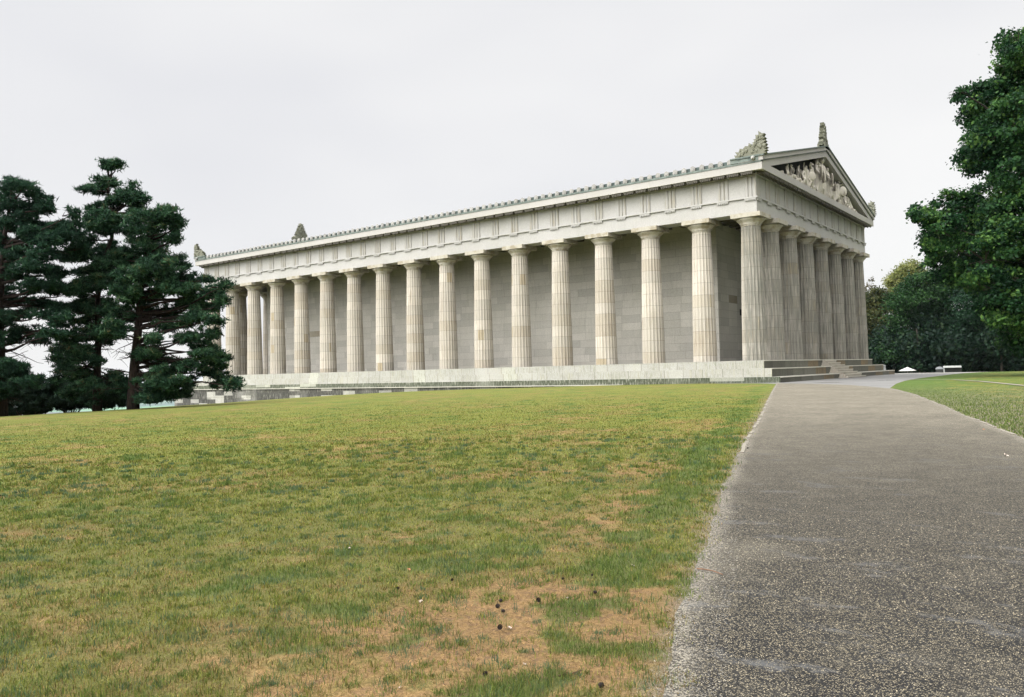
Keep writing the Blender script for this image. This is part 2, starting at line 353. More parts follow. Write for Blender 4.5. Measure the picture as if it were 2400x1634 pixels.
# --- inner building
mb = MB(); mb.box(-59.6, -4.4, 4.3, 23.1, 0, 10.9)
cl = tp(mb, 'cella_wall', M_wall)
mb = MB(); mb.box(-59.72, -4.28, 4.18, 23.22, 0, .38); tp(mb, 'plinth', M_wall, parent=cl)
for (x, y) in ((-4.85, 4.22), (-4.85, 22.4), (-59.7, 4.22), (-59.7, 22.4)):
    mb = MB(); mb.box(x, x+.55, y, y + .78, .38, 10.2); mb.box(x - .08, x+.63, y - .08, y + .86, 10.2, 10.6); tp(mb, 'corner_pilaster', M_wall, parent=cl)
mb = MB(); mb.box(-4.4, -4.34, 8.8, 9.35, 3.72, 4.22); mb.box(-4.34, -4.31, 8.86, 9.29, 3.78, 4.16); tp(mb, 'wall_plaque', M_dark, parent=cl)
# --- portico ceiling with beams
mb = MB(); mb.box(-63.6, -.4, .4, W-.4, 10.92, 11.1)
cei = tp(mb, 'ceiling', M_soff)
mb = MB()
for i in range(1, 47): x = -64 + i*64/47; mb.box(x-.22, x+.22, .7, 4.3, 10.55, 10.918)
for j in range(1, 20): y = j*W/20; mb.box(-4.2, -.7, y-.22, y+.22, 10.55, 10.918)
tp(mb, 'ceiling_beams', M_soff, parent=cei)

# --- entablature
mb = MB(); mb.ring(.714, -.70, 10.061, 11.05); arch = tp(mb, 'architrave', M_ent)
mb = MB(); mb.ring(.83, -.55, 11.05, 11.146); tp(mb, 'taenia', M_ent, parent=arch)
mb = MB(); mb.ring(.655, -.60, 11.146, 12.62); fr = tp(mb, 'frieze', M_ent)
def tri_mesh():
    w_ = .82; d0 = .006; d1 = .072; g = .055
    pts = [(-w_/2, 0), (w_/2, 0), (w_/2, -d1+.03), (w_/2-.05, -d1)]
    b = (w_-.1-2*.10)/3
    x = w_/2-.05
    for k in range(3):
        x -= b; pts.append((x, -d1))
        if k < 2: pts.append((x-.05, -d1+g)); x -= .10; pts.append((x, -d1))
    pts.append((-w_/2, -d1+.03))
    mb = MB(); mb.prism(pts, 'z', 11.15, 12.46); mb.box(-w_/2-.01, w_/2+.01, -d1-.012, 0, 12.462, 12.62); return mb.mesh('triglyph')
def reg_mesh():
    mb = MB(); mb.box(-.41, .41, -.10, 0, 10.955, 11.046)
    for k in range(6): x = -.345 + k*.138; mb.box(x-.04, x+.04, -.092, -.01, 10.875, 10.953)
    return mb.mesh('regula')
me_tri = tri_mesh(); me_tri.materials.append(M_tri); me_reg = reg_mesh(); me_reg.materials.append(M_ent)
def tpos(cf, n, Lm):
    xs = []
    end = .714 - .41
    ax = [abs(cf(i)) for i in range(n)]; ax[0] = -end; ax[-1] = Lm + end
    for a, b in zip(ax[:-1], ax[1:]): xs += [a, (a+b)/2]
    return xs + [ax[-1]]
def side(px, py, rz):
    for me_, nm, pr, o_ in ((me_tri, 'triglyph', fr, .655), (me_reg, 'regula', arch, .714)):
        q = bpy.data.objects.new(nm, me_); col.objects.link(q); q.parent = pr
        n_ = Vector((math.sin(rz), -math.cos(rz), 0)); q.location = Vector((px, py, 0)) + n_*o_; q.rotation_euler = (0, 0, rz)
for t in tpos(colx, 17, 64): side(-t, 0, 0)
for t in tpos(coly, 8, W): side(0, t, math.pi/2); side(-64, t, -math.pi/2)
mb = MB(); mb.ring(.80, -.5, 12.622, 12.74); tp(mb, 'bed_moulding', M_ent)
mb = MB(); mb.ring(1.404, .3, 12.801, 13.267, z0i=12.90); cor = tp(mb, 'cornice', M_geis)
mb = MB(); mb.ring(1.425, 1.2, 12.775, 12.803); tp(mb, 'drip_edge', M_cope, parent=cor)
mb = MB(); sp = 64/63.2
def mut(px, py, rz):
    c_, s_ = math.cos(rz), math.sin(rz)
    def T(x, y, z): return (px + x*c_ - y*s_, py + x*s_ + y*c_, z)
    def bx(x0, x1, y0, y1, z0, z1):
        vs = [T(x, y, z) for z in (z0, z1) for (x, y) in ((x0, y0), (x1, y0), (x1, y1), (x0, y1))]
        mb.add(vs, [(0,3,2,1),(4,5,6,7),(0,1,5,4),(1,2,6,5),(2,3,7,6),(3,0,4,7)])
    bx(-.42, .42, -1.36, -.80, 12.66, 12.86)
    for k in range(6): x = -.34 + k*.136; bx(x-.04, x+.04, -1.35, -1.26, 12.57, 12.658); bx(x-.04, x+.04, -1.1, -1.02, 12.57, 12.658)
tq = tpos(colx, 17, 64)
for a, b in zip(tq[:-1], tq[1:]): mut(-a, 0, 0); mut(-(a+b)/2, 0, 0)
mut(-tq[-1], 0, 0)
tq = tpos(coly, 8, W)
for a, b in zip(tq[:-1], tq[1:]): mut(0, a, math.pi/2); mut(0, (a+b)/2, math.pi/2); mut(-64, a, -math.pi/2)
mut(0, tq[-1], math.pi/2)
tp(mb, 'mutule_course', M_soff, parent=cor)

# --- roof, gutters, antefixes
SL = .2446
mb = MB(); zr = lambda y: 13.40 + SL*(y + 1.30)
mb.prism([(-1.30, 13.27), (-1.30, 13.40), (W/2, zr(W/2)), (W+1.30, 13.40), (W+1.30, 13.27), (W/2, zr(W/2)-.16)], 'x', -65.2, 1.2)
roof = tp(mb, 'roof', M_roof)
mb = MB()
for k in range(98):
    x = -64.95 + k*.675
    for sgn in (0, 1):
        y0 = -1.24; y1 = W/2
        p = [(y0, zr(y0)-.02), (y0, zr(y0)+.13), (y1, zr(y1)+.13), (y1, zr(y1)-.02)]
        if sgn: p = [(W - a, b) for a, b in p]
        mb.prism(p, 'x', x-.07, x+.07)
tp(mb, 'tile_ridges', M_roof, parent=roof)
mb = MB(); mb.box(-65.35, 1.36, -1.44, -1.28, 13.27, 13.40); mb.box(-65.35, 1.36, W+1.28, W+1.44, 13.27, 13.40); tp(mb, 'gutter', M_cop, parent=roof)
mb = MB(); mb.box(-65.3, .9, -1.30, -1.05, 13.40, 13.66); tp(mb, 'eave_tiles', M_roof, parent=roof)
mb = MB(); pts = [(-.16, 0), (.16, 0), (.175, .16), (.16, .25), (.11, .32), (.04, .355), (-.04, .355), (-.11, .32), (-.16, .25), (-.175, .16)]
mb.prism(pts, 'y', -.06, .06); mb.prism([(-.08, .05), (.08, .05), (.10, .18), (0, .30), (-.10, .18)], 'y', -.085, -.055)
mb.box(-.075, .075, .06, .5, .04, .30); me_ant = mb.mesh('antefix'); me_ant.materials.append(M_antefix)
arng = random.Random(2)
for k in range(96):
    if k > 95: break
    q = bpy.data.objects.new('antefix', me_ant); col.objects.link(q); q.parent = roof; q.location = (-64.95 + k*.675, -1.38, 13.40); q.rotation_euler = (0, 0, arng.uniform(-.05, .05))
    q.scale = (1, 1, arng.uniform(.93, 1.05))

# --- gables
def bl(y): return 13.20 + SL*(y if y <= W/2 else W - y)
def rake(mb, x0, x1, d0, d1, ye, m=0):
    ya = ye; out_ = []
    def half(f):
        lo = max(bl(ya) + d0, 13.27); 
        if bl(ya) + d0 < 13.27: ys = (13.27 - d0 - 13.20)/SL
        else: ys = ya
        pts = [(ya, max(bl(ya)+d0, 13.27)), (max(ys, ya), max(bl(ya)+d0, 13.27)), (W/2, bl(W/2)+d0), (W/2, bl(W/2)+d1), (ya, bl(ya)+d1)]
        q = []
        for p in pts:
            if not q or (abs(p[0]-q[-1][0]) + abs(p[1]-q[-1][1])) > 1e-4: q.append(p)
        mb.prism([(f(a), b) for a, b in q], 'x', x0, x1, m)
    half(lambda a: a); half(lambda a: W - a)
def gable(xf, sgn):
    # xf: sign +1 at the near front, -1 at the far one (mirrored about x=-32)
    X = lambda v: v if sgn > 0 else -64 - v
    def order(a, b): a, b = X(a), X(b); return (min(a, b), max(a, b))
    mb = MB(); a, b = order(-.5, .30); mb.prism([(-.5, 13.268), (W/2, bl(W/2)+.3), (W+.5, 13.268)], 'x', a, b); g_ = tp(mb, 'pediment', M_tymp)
    mb = MB(); a, b = order(.1, 1.38); rake(mb, a, b, 0, .46, -1.05); tp(mb, 'raking_cornice', M_geis, parent=g_)
    mb = MB(); a, b = order(.0, 1.43); rake(mb, a, b, .46, .53, -1.36); tp(mb, 'cornice_fillet', M_cop, parent=g_)
    mb = MB(); a, b = order(-.2, 1.50); rake(mb, a, b, .53, .82, -1.46); tp(mb, 'raking_gutter', M_geis, parent=g_)
    mb = MB(); a, b = order(-.25, 1.58); rake(mb, a, b, .82, .90, -1.54); tp(mb, 'gutter_edge', M_cop, parent=g_)
    # gutter returning along the flank, with a lion-head spout
    for yy in (0, 1):
        mb = MB(); f = (lambda v: v) if not yy else (lambda v: W - v)
        for z0, z1, o_ in ((13.402, 13.68, 1.478), (13.68, 13.752, 1.548)):
            a, b = order(-.75, 1.2 if z1 < 13.7 else 1.3); y0, y1 = sorted((f(-o_), f(-.5))); mb.box(a, b, y0, y1, z0, z1)
        tp(mb, 'gutter_return', M_cop, parent=g_)
    for yy in (-1.56, W+1.56):
        mb = MB(); mb.ball((X(.85), yy, 13.56), (.14, .13, .15)); mb.ball((X(.85), yy + (-.1 if yy < 0 else .1), 13.52), .07); tp(mb, 'lion_head', M_antefix, parent=g_, smooth=True)
    return g_
gab = gable(0, 1); gab2 = gable(0, -1)

# --- carved gable figures
def figure(name, J, bones, rad, robe=None):
    me = bpy.data.meshes.new(name+'_sk'); keys = list(J); idx = {k: i for i, k in enumerate(keys)}
    me.from_pydata([J[k] for k in keys], [(idx[a], idx[b]) for a, b in bones], [])
    o = bpy.data.objects.new('tmp', me); col.objects.link(o); m_ = o.modifiers.new('s', 'SKIN'); m_.use_smooth_shade = True
    for k, i in idx.items():
        r_ = rad.get(k, .07); me.skin_vertices[0].data[i].radius = (r_, r_)
    me.skin_vertices[0].data[idx['hip']].use_root = True
    o.modifiers.new('ss', 'SUBSURF').levels = 1
    dg = bpy.context.evaluated_depsgraph_get(); ev = o.evaluated_get(dg); r = bpy.data.meshes.new_from_object(ev); r.name = name
    bpy.data.objects.remove(o); return r
def man(pose):
    p = dict(hip=(0,0,.95), waist=(0,0,1.12), chest=(0,0,1.36), neck=(0,0,1.52), head=(0,0,1.64), top=(0,0,1.78),
             sl=(-.2,0,1.44), el=(-.32,-.04,1.18), hl=(-.28,-.22,.98), sr=(.2,0,1.44), er=(.34,-.02,1.2), hr=(.42,-.2,1.02),
             kl=(-.14,-.08,.5), fl=(-.2,0,.04), tl=(-.2,-.16,.02), kr=(.14,-.04,.5), fr=(.2,.05,.04), tr=(.22,-.12,.02))
    p.update(pose)
    b = [('hip','waist'),('waist','chest'),('chest','neck'),('neck','head'),('head','top'),('chest','sl'),('sl','el'),('el','hl'),('chest','sr'),('sr','er'),('er','hr'),
         ('hip','kl'),('kl','fl'),('fl','tl'),('hip','kr'),('kr','fr'),('fr','tr')]
    r = dict(hip=.17, waist=.15, chest=.19, neck=.07, head=.11, top=.08, sl=.09, sr=.09, el=.06, er=.06, hl=.045, hr=.045, kl=.09, kr=.09, fl=.055, fr=.055, tl=.05, tr=.05)
    return p, b, r
poses = [dict(er=(.42,0,1.62), hr=(.36,-.05,1.95)),                                   # arm raised
         dict(kl=(-.34,-.1,.55), fl=(-.5,0,.04), tl=(-.62,-.05,.02), el=(-.5,0,1.5), hl=(-.7,-.1,1.62), chest=(-.08,-.05,1.34), head=(-.12,-.05,1.62), top=(-.14,-.05,1.75)),   # lunging
         dict(hip=(0,0,.42), waist=(.05,0,.62), chest=(.12,-.05,.86), neck=(.16,-.05,1.0), head=(.2,-.05,1.12), top=(.23,-.05,1.24), sl=(-.06,0,.93), sr=(.3,0,.9),
              el=(-.3,0,.7), hl=(-.42,-.1,.42), er=(.5,-.02,.75), hr=(.6,-.1,.5), kl=(-.3,-.12,.42), fl=(-.35,0,.04), tl=(-.45,-.1,.02), kr=(.3,-.1,.12), fr=(.62,0,.08), tr=(.76,-.02,.06)),   # kneeling
         dict(hip=(0,0,.22), waist=(.22,0,.3), chest=(.45,-.03,.42), neck=(.6,-.04,.52), head=(.7,-.04,.6), top=(.8,-.04,.68), sl=(.36,-.14,.52), sr=(.5,.1,.36),
              el=(.3,-.2,.25), hl=(.4,-.22,.04), er=(.62,.1,.15), hr=(.8,.0,.05), kl=(-.32,-.1,.4), fl=(-.55,0,.06), tl=(-.7,-.05,.06), kr=(-.4,0,.1), fr=(-.85,0,.08), tr=(-1.0,0,.08)),   # fallen
         dict()]
fm = []
for i, ps in enumerate(poses):
    me_ = figure('gable_statue', *man(ps))
    me_.materials.append(M_statue)
    fm.append(me_)
def cloak():
    mb = MB(); prof = [(.22, 0.05), (.26, .3), (.24, .6), (.2, .95), (.17, 1.15), (.2, 1.38), (.12, 1.5)]
    vs = []; fs = []; seg = 22
    for r, z in prof:
        for k in range(seg):
            a = 2*math.pi*k/seg; q = r*(1 + .14*math.sin(a*7 + z*2)); vs.append((q*math.cos(a)*1.1, q*math.sin(a)*.8 + .06, z))
    for i in range(len(prof)-1):
        for k in range(seg): l = (k+1) % seg; fs.append((i*seg+k, i*seg+l, (i+1)*seg+l, (i+1)*seg+k))
    mb.add(vs, fs); return mb.mesh('robe', True)
me_cl = cloak(); me_cl.materials.append(M_statue)
mb = MB(); mb.lathe([(.02, .07), (.2, .055), (.33, .02), (.36, 0), (.3, -.01), (.02, .02)], 18); me_sh = mb.mesh('shield', True); me_sh.materials.append(M_statue)
mb = MB(); mb.ball((0, 0, 0), (.15, .15, .15)); mb.prism([(-.1, .05), (-.34, .42), (-.06, .2)], 'y', -.03, .03); mb.prism([(.1, .05), (.34, .42), (.06, .2)], 'y', -.03, .03); me_he = mb.mesh('winged_helmet', True); me_he.materials.append(M_statue)
figs = [(3.6, 3, .62, 1, 0), (8.2, 3, .9, -1, 0), (10.3, 2, 1.3, 1, 0), (12.9, 2, 1.2, -1, 0), (13.1, 1, 1.25, 1, 1), (16.0, 2, 1.1, 1, 0), (18.7, 3, 1., 1, 0), (5.4, 3, .6, 1, 0), (21.6, 3, .8, 1, 0), (4.9, 2, .82, 1, 0), (6.0, 1, .62, 1, 1), (7.0, 3, .9, -1, 0), (7.6, 0, .72, 1, 1), (8.8, 2, 1.15, 1, 0), (9.6, 0, .92, -1, 1), (10.9, 1, 1.15, 1, 0), (11.3, 3, 1.0, 1, 0), (12.3, 4, 1.4, 1, 1), (13.7, 0, 1.55, -1, 2),
        (14.6, 3, 1.1, 1, 0), (15.3, 4, 1.38, 1, 1), (16.5, 0, 1.06, 1, 1), (17.3, 2, 1.2, -1, 0), (18.1, 1, 1.08, -1, 1), (19.2, 4, .98, 1, 1), (20.2, 2, 1.05, 1, 0), (21.2, 4, .72, -1, 0), (22.0, 2, .85, -1, 0), (23.0, 3, .8, -1, 0), (23.9, 3, .55, 1, 0)]
for y, pi_, sc_, fl_, acc in figs:
    q = bpy.data.objects.new('gable_statue', fm[pi_]); col.objects.link(q); q.parent = gab; q.location = (1.0, y, 13.272); q.rotation_euler = (0, 0, math.pi/2 + (.15 if fl_ > 0 else -.15)); sc_ *= 1.13; q.scale = (sc_*fl_*1.1, sc_, sc_)
    # clothing and arms belong to the same carved figure
    ex = []
    if acc: ex.append((me_cl, (0, 0, 0), (0, 0, 0)))
    if acc == 1: ex.append((me_sh, (-.36, -.26, 1.0), (math.pi/2, 0, .3)))
    if acc == 2: ex.append((me_he, (0, 0, 1.72), (0, 0, 0)))
    if ex:
        bm = bmesh.new(); bm.from_mesh(fm[pi_])
        for me_e, lo, ro in ex:
            t = bmesh.new(); t.from_mesh(me_e); bmesh.ops.transform(t, verts=t.verts, matrix=Matrix.Translation(lo) @ Matrix.Rotation(ro[2], 4, 'Z') @ Matrix.Rotation(ro[0], 4, 'X'))
            tm = bpy.data.meshes.new('t'); t.to_mesh(tm); t.free(); bm.from_mesh(tm); bpy.data.meshes.remove(tm)
        nm = bpy.data.meshes.new('gable_statue'); bm.to_mesh(nm); bm.free(); nm.materials.append(M_statue); q.data = nm

# --- roof ornaments
def spiky(outline, th, seed):
    """leafy stone ornament: outline (u, z) with leaf tips, given thickness and carved relief"""
    r_ = random.Random(seed); mb = MB(); pts = []
    n = len(outline)
    for i in range(n):
        a = outline[i]; b = outline[(i+1) % n]; pts.append(a)
        Ln = math.hypot(b[0]-a[0], b[1]-a[1]); k = int(Ln/.16)
        if (a[1] < .05 and b[1] < .05) or k < 1: continue
        nx, nz = (b[1]-a[1])/Ln, -(b[0]-a[0])/Ln
        for j in range(k):
            t0 = (j+.35)/k; t1 = (j+.8)/k; e = .14 + r_.uniform(0, .06)
            pts.append((a[0]+(b[0]-a[0])*t0 + nx*e, a[1]+(b[1]-a[1])*t0 + nz*e + .03)); pts.append((a[0]+(b[0]-a[0])*t1 - nx*.02, a[1]+(b[1]-a[1])*t1 - nz*.02))
    return pts, mb, r_
def acroterion(loc, outline, axis, th, seed, name='acroterion'):
    pts, mb, r_ = spiky(outline, th, seed)
    mb.prism(pts, axis, -th/2, th/2)
    us = [p[0] for p in outline]; zs = [p[1] for p in outline]; cu = sum(us)/len(us)
    for k in range(80):       # carved leaves and scrolls standing proud on both faces
        z = r_.uniform(.1, max(zs)*.85); 
        lo, hi = [], []
        n = len(outline); xs_ = []
        for i in range(n):
            a = outline[i]; b = outline[(i+1) % n]
            if (a[1]-z)*(b[1]-z) < 0: xs_.append(a[0] + (b[0]-a[0])*(z-a[1])/(b[1]-a[1]))
        if len(xs_) < 2: continue
        u = r_.uniform(min(xs_), max(xs_)); s_ = r_.choice((-1, 1)); rr = r_.uniform(.05, .12)
        mb.ball((u, s_*th/2, z) if axis == 'y' else (s_*th/2, u, z), (rr, rr*.8, rr*1.3) if axis == 'y' else (rr*.8, rr, rr*1.3), 7, 5)
    o = tp(mb, name, M_acro); o.location = Vector(loc) + off; return o
half = [(-1.75, 0), (.42, 0), (.47, .55), (.40, .8), (.34, 1.25), (.22, 1.55), (.02, 1.42), (-.18, 1.15), (-.26, .72), (-.42, .62), (-.55, .8), (-.78, .74), (-.9, .52), (-1.2, .62), (-1.32, .40), (-1.5, .42), (-1.62, .2)]
acroterion((1.2, -1.25, 13.755), [(a*.93, b*.93) for a, b in half], 'y', .4, 1)
acroterion((1.2, W+1.25, 13.755), [(a*.85, b*.9) for a, b in half], 'y', .22, 2)
mir = [(-a, b) for a, b in half][::-1]
acroterion((-65.2, -1.25, 13.755), [(a*.85, b*.95) for a, b in mir], 'y', .3, 3)
acroterion((-65.2, W+1.25, 13.755), mir, 'y', .5, 4)
pal = [(-1.3, 0), (1.3, 0), (1.15, .3), (.8, .42), (.75, .8), (.52, 1.05), (.42, 1.4), (.24, 1.7), (.2, 2.0), (0, 2.15), (-.2, 2.0), (-.24, 1.7), (-.42, 1.4), (-.52, 1.05), (-.75, .8), (-.8, .42), (-1.15, .3)]
pal1 = [(a*.62, b*.87) for a, b in pal]
a1 = acroterion((1.2, W/2, 17.40), pal1, 'x', .34, 5)
mb = MB(); mb.box(-.34, .3, -.5, .5, -.25, .22); tp(mb, 'pedestal', M_acro, parent=a1)
mb = MB(); mb.ball((0, 0, 1.72), (.1, .1, .16)); mb.ball((0, 0, 1.25), (.17, .18, .36)); mb.ball((0, 0, .55), (.27, .36, .45)); tp(mb, 'carved_core', M_acro, parent=a1, smooth=True)
a2 = acroterion((-65.2, W/2, 17.38), pal, 'x', .5, 6)
# ================================================================== GROUND
KY = [-60, -48, -38, -28, -18, -8, 0]; KX = [-13.3, -10.69, -8.02, -5.21, -4.32, -6.49, .39]
def ground(X, Y):
    X = np.asarray(X, float); Y = np.asarray(Y, float)
    t = np.clip((Y+52)/46, 0, 1); z = -1.95 + .46*t*t*(3-2*t)
    s_ = np.clip(np.interp(Y, KY, KX) - X, 0, None)
    z = z - .0007*np.minimum(s_, 60)**2 - .084*np.clip(s_-60, 0, None) - .0006*np.clip(s_-60, 0, 400)**2
    b = np.clip(Y-20, 0, None); z = z - .00022*np.minimum(b, 300)**2 - .1*np.clip(b-300, 0, None)
    return np.maximum(z, -96 + 10*vn(X*.0007, Y*.0007))
LE = np.array([(2.48,-2.93),(6.81,-16.28),(10.92,-28.88),(12.49,-33.72),(13.43,-36.69),(14.0,-38.57),(14.64,-40.44),(15.33,-42.48),(15.91,-44.23),(16.47,-45.85),(16.91,-47.05),(17.33,-48.13),(17.58,-48.83),(17.78,-49.42),(17.98,-50.0),(18.19,-50.52),(18.36,-50.94),(18.45,-51.18),(18.7,-52.2),(19.0,-54),(19.4,-58),(19.8,-64)])
RE = np.array([(11.76,-15.14),(12.75,-17.84),(13.79,-20.76),(15.1,-24.95),(16.12,-28.3),(16.98,-31.36),(17.6,-33.27),(18.23,-35.35),(18.75,-37.03),(19.9,-41.3),(20.9,-46),(21.7,-51),(22.4,-57),(23,-64)])
QE = np.array([(23.0,-64),(11.76,-15.14),(10.64,-8.45),(9.68,-1.56),(9.11,5.32),(8.95,11.89),(8.75,19.09),(8.61,26.51),(8.7,40),(9.4,60),(11,100)])
def xl(y): return np.interp(-np.asarray(y), -LE[:, 1], LE[:, 0])
def xr(y): return np.where(np.asarray(y) < -15.14, np.interp(-np.asarray(y), -RE[:, 1], RE[:, 0]), np.interp(np.asarray(y), QE[1:, 1], QE[1:, 0]))
# lawn condition: 0 lush .. 1 straw ; second value: dark broad-leaved green
def dryness(X, Y):
    n = fbm(X, Y, .55, 4); n2 = fbm(X+40, Y+7, 1.9, 4); n3 = fbm(X+11, Y-31, 5.5, 2)
    core = np.exp(-(((X-17.15)/1.35)**2 + ((Y+50.75)/1.15)**2)**1.0)            # worn brown patch by the path corner
    core2 = np.exp(-(((X-15.6)/2.6)**2 + ((Y+52.3)/1.3)**2))*.25
    strip = np.exp(-((xl(Y)-1.15-X)/.75)**2)*sst(-24, -44, Y)*.40
    strip2 = np.exp(-((xl(Y)-.25-X)/.16)**2)*.3
    near = sst(14, 4.5, np.hypot(X-CX, Y-CY))*.12
    return np.clip(core*.95 + core2 + strip + near*.5 + (n-.5)*1.3 + (n2-.5)*.7 + (n3-.5)*.9 + .19 - np.where(X > xr(Y), .22, 0), 0, 1)
def lushness(X, Y):
    e = np.exp(-((xl(Y)-.62-X)/.3)**2)*.6*sst(-20, -42, Y) + np.exp(-((xl(Y)-.7-X)/.5)**2)*.3*sst(-40, -20, Y)
    e = e + np.where(X > xr(Y), .9*np.exp(-((X-xr(Y))/1.8)**2) + .3, 0)
    return np.clip(sst(.56, .74, fbm(X+91, Y+55, 2.3, 5) + e*.5 + (fbm(X+3, Y+8, 8., 3)-.5)*.45) + e*.06, 0, 1)

def axis_lines(c, lo, hi, d0=.09, g=.013, far=80, g2=.06):
    out_ = [0.]; 
    def side(lim):
        r_ = []; d = 0.
        while d < lim:
            st_ = d0 + (g*d if d < far else g*far + g2*(d-far)); d += st_; r_.append(d)
        return r_
    return np.array([c - q for q in side(c-lo)[::-1]] + [c] + [c + q for q in side(hi-c)])
gx = axis_lines(18.2, -14000, 3000); gy = axis_lines(-51.2, -4000, 14000)
GX, GY = np.meshgrid(gx, gy); GZ = ground(GX, GY)
mic = (fbm(GX, GY, 1.3, 3)-.5)*.035*np.exp(-((GX-18)**2 + (GY+51)**2)/400.)
inp = ((GX > xl(GY)-.05) & (GX < xr(GY)+.05) & (GY < 0)) | ((GY > -4.5) & (GX < 10.5))
GZ = GZ + np.where(inp, 0, mic)
V = np.stack([GX, GY, GZ], -1).reshape(-1, 3); ny, nx = GX.shape
ii = np.arange(ny*nx).reshape(ny, nx); F = np.stack([ii[:-1, :-1], ii[:-1, 1:], ii[1:, 1:], ii[1:, :-1]], -1).reshape(-1, 4)
me = npmesh('ground', V, F)
a = me.attributes.new('dry', 'FLOAT', 'POINT'); a.data.foreach_set('value', dryness(GX, GY).astype(np.float32).ravel())
a = me.attributes.new('lush', 'FLOAT', 'POINT'); a.data.foreach_set('value', lushness(GX, GY).astype(np.float32).ravel())
vg = np.exp(-(np.clip(xl(GY)-GX, 0, 9)/(.06 + .22*fbm(GX, GY, 2.7, 3)**2))**2)*sst(-8, -36, GY); a = me.attributes.new('verge', 'FLOAT', 'POINT'); a.data.foreach_set('value', vg.astype(np.float32).ravel())
me.polygons.foreach_set('use_smooth', [True]*len(me.polygons))
s = NT('lawn'); P_ = s.pos(); g = s.sep(P_)
dry = s.attr('dry'); lush = s.attr('lush')
n1 = s.noise(P_, 5.5, 5, .65); n2 = s.noise(P_, 38., 4, .75); n3 = s.noise(P_, 150., 2, .8); nb = s.noise(P_, .45, 3, .6); nmid = s.noise(P_, 1.7, 4, .65)
d2 = s.m('ADD', dry, s.m('MULTIPLY', s.m('SUBTRACT', n1, .5), 1.1))
camd = s.n('ShaderNodeVectorMath', operation='DISTANCE'); s.set(camd.inputs[0], P_); camd.inputs[1].default_value = (CX, CY, -1.95); dist = camd.outputs['Value']
gap_shade = s.mr(dist, 7., 24., .5, 0.)  # thatch brown near the viewer, painting the shade between grass blades
green = s.mix(s.mr(n2, .3, .7), GREEN_A, GREEN_B)
green = s.mix(s.mr(nb, .35, .65), green, mulc(s, green, 1.12))
straw = s.mix(s.mr(n2, .3, .7), STRAW_A, STRAW_B)
c = s.mix(s.mr(d2, .12, 1.05), green, straw)
c = s.mix(s.m('MULTIPLY', s.mr(lush, .1, .9), .72), c, s.mix(n2, (.04, .085, .02), (.085, .15, .04)))
# sparse soil in the driest places
c = s.mix(s.m('MULTIPLY', s.mr(d2, .7, 1.1), s.mr(s.noise(s.xyz(g[0], g[1], 1.), 17., 4, .7), .38, .58, .9, .05)), c, (.135, .085, .05))
dk = s.m('MULTIPLY', s.mr(s.noise(s.xyz(g[0], g[1], 3.), 3.1, 4, .75), .60, .74), .55); c = s.mix(s.m('MULTIPLY', gap_shade, s.mr(d2, .5, 1., 1., .2)), c, s.mix(n2, (.05, .042, .02), (.12, .10, .05))); c = s.mix(dk, c, (.05, .075, .028))
dk2 = s.m('MULTIPLY', s.mr(s.noise(s.xyz(g[0], g[1], 9.), 9., 3, .75), .58, .70), .45); c = s.mix(dk2, c, (.045, .06, .025))
c = s.mix(s.m('MULTIPLY', s.attr('verge'), .9), c, s.mix(s.mr(n3, .35, .65), (.085, .062, .04), (.24, .205, .155)))
c = s.mix(s.mr(n3, .25, .75), mulc(s, c, .55), mulc(s, c, 1.45))
c = s.mix(s.mr(nmid, .3, .7), mulc(s, c, .88), mulc(s, c, 1.12))
# far country: woods and fields, pale blue haze mixed into their colour
fld = s.vor(s.xyz(g[0], g[1], 0.), .0016, 'Color'); fn = s.noise(P_, .003, 4)
valley = s.mix(s.mr(fn, .45, .6), s.mix(.5, (.10, .16, .07), fld), (.03, .06, .03)); valley = s.mix(.8, valley, (.12, .16, .15))
slope = s.mix(n1, (.03, .04, .018), (.06, .07, .03))
c = s.mix(s.mr(g[2], -4.2, -3.0, 1., 0.), c, slope)
c = s.mix(s.mr(dist, 300., 700.), c, valley)
s.bump(s.m('ADD', s.m('MULTIPLY', n1, .5), s.m('ADD', n2, s.m('MULTIPLY', n3, .5))), .55, .035)
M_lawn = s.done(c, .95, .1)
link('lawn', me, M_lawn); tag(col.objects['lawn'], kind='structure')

# --- path: sheet between its two edge curves
def strip_sheet(name, lf, rf, ys, ncross, dz, mat, jit=0., extra=True):
    V = []; A = []; B = []
    for y in ys:
        a_, b_ = lf(y), rf(y)
        for k in range(ncross+1):
            t = k/ncross; x = a_ + (b_-a_)*t
            V.append((x, y, 0)); A.append(x-a_); B.append(b_-x)
    V = np.array(V); V[:, 2] = ground(V[:, 0], V[:, 1]) + dz
    n = ncross+1; ii = np.arange(len(V)).reshape(-1, n)
    F = np.stack([ii[:-1, :-1], ii[:-1, 1:], ii[1:, 1:], ii[1:, :-1]], -1).reshape(-1, 4)
    me = npmesh(name, V, F)
    for nm, arr in (('dl', A), ('dr', B)):
        q = me.attributes.new(nm, 'FLOAT', 'POINT'); q.data.foreach_set('value', np.array(arr, np.float32))
    me.polygons.foreach_set('use_smooth', [True]*len(me.polygons))
    return tag(link(name, me, mat), kind='structure')
ysp = [-64.]
while ysp[-1] < -3.0:
    ysp.append(ysp[-1] + (.03 + .006*abs(ysp[-1] + 52)))
ysp[-1] = -2.95
def wob(y, k, a): return float((vn(np.array(y*1.9 + k), np.array(k*3.1))-.5)*2*a + (vn(np.array(y*7. + k), np.array(k*1.1))-.5)*a*.4)
TP = lambda y: None
def path_l(y): return float(xl(y)) - wob(y, 3, .07)*sst(-20, -36, y)
def path_r(y):
    # right edge; beyond the lawn tip the gravel ends on a slanting line against the paving
    if y < -15.14: return float(xr(y)) + wob(y, 8, .06)
    return float(np.interp(y, [-15.14, -9.97, -6.69, -4.76, -2.9], [11.76, 8.68, 5.71, 3.19, 2.5]))
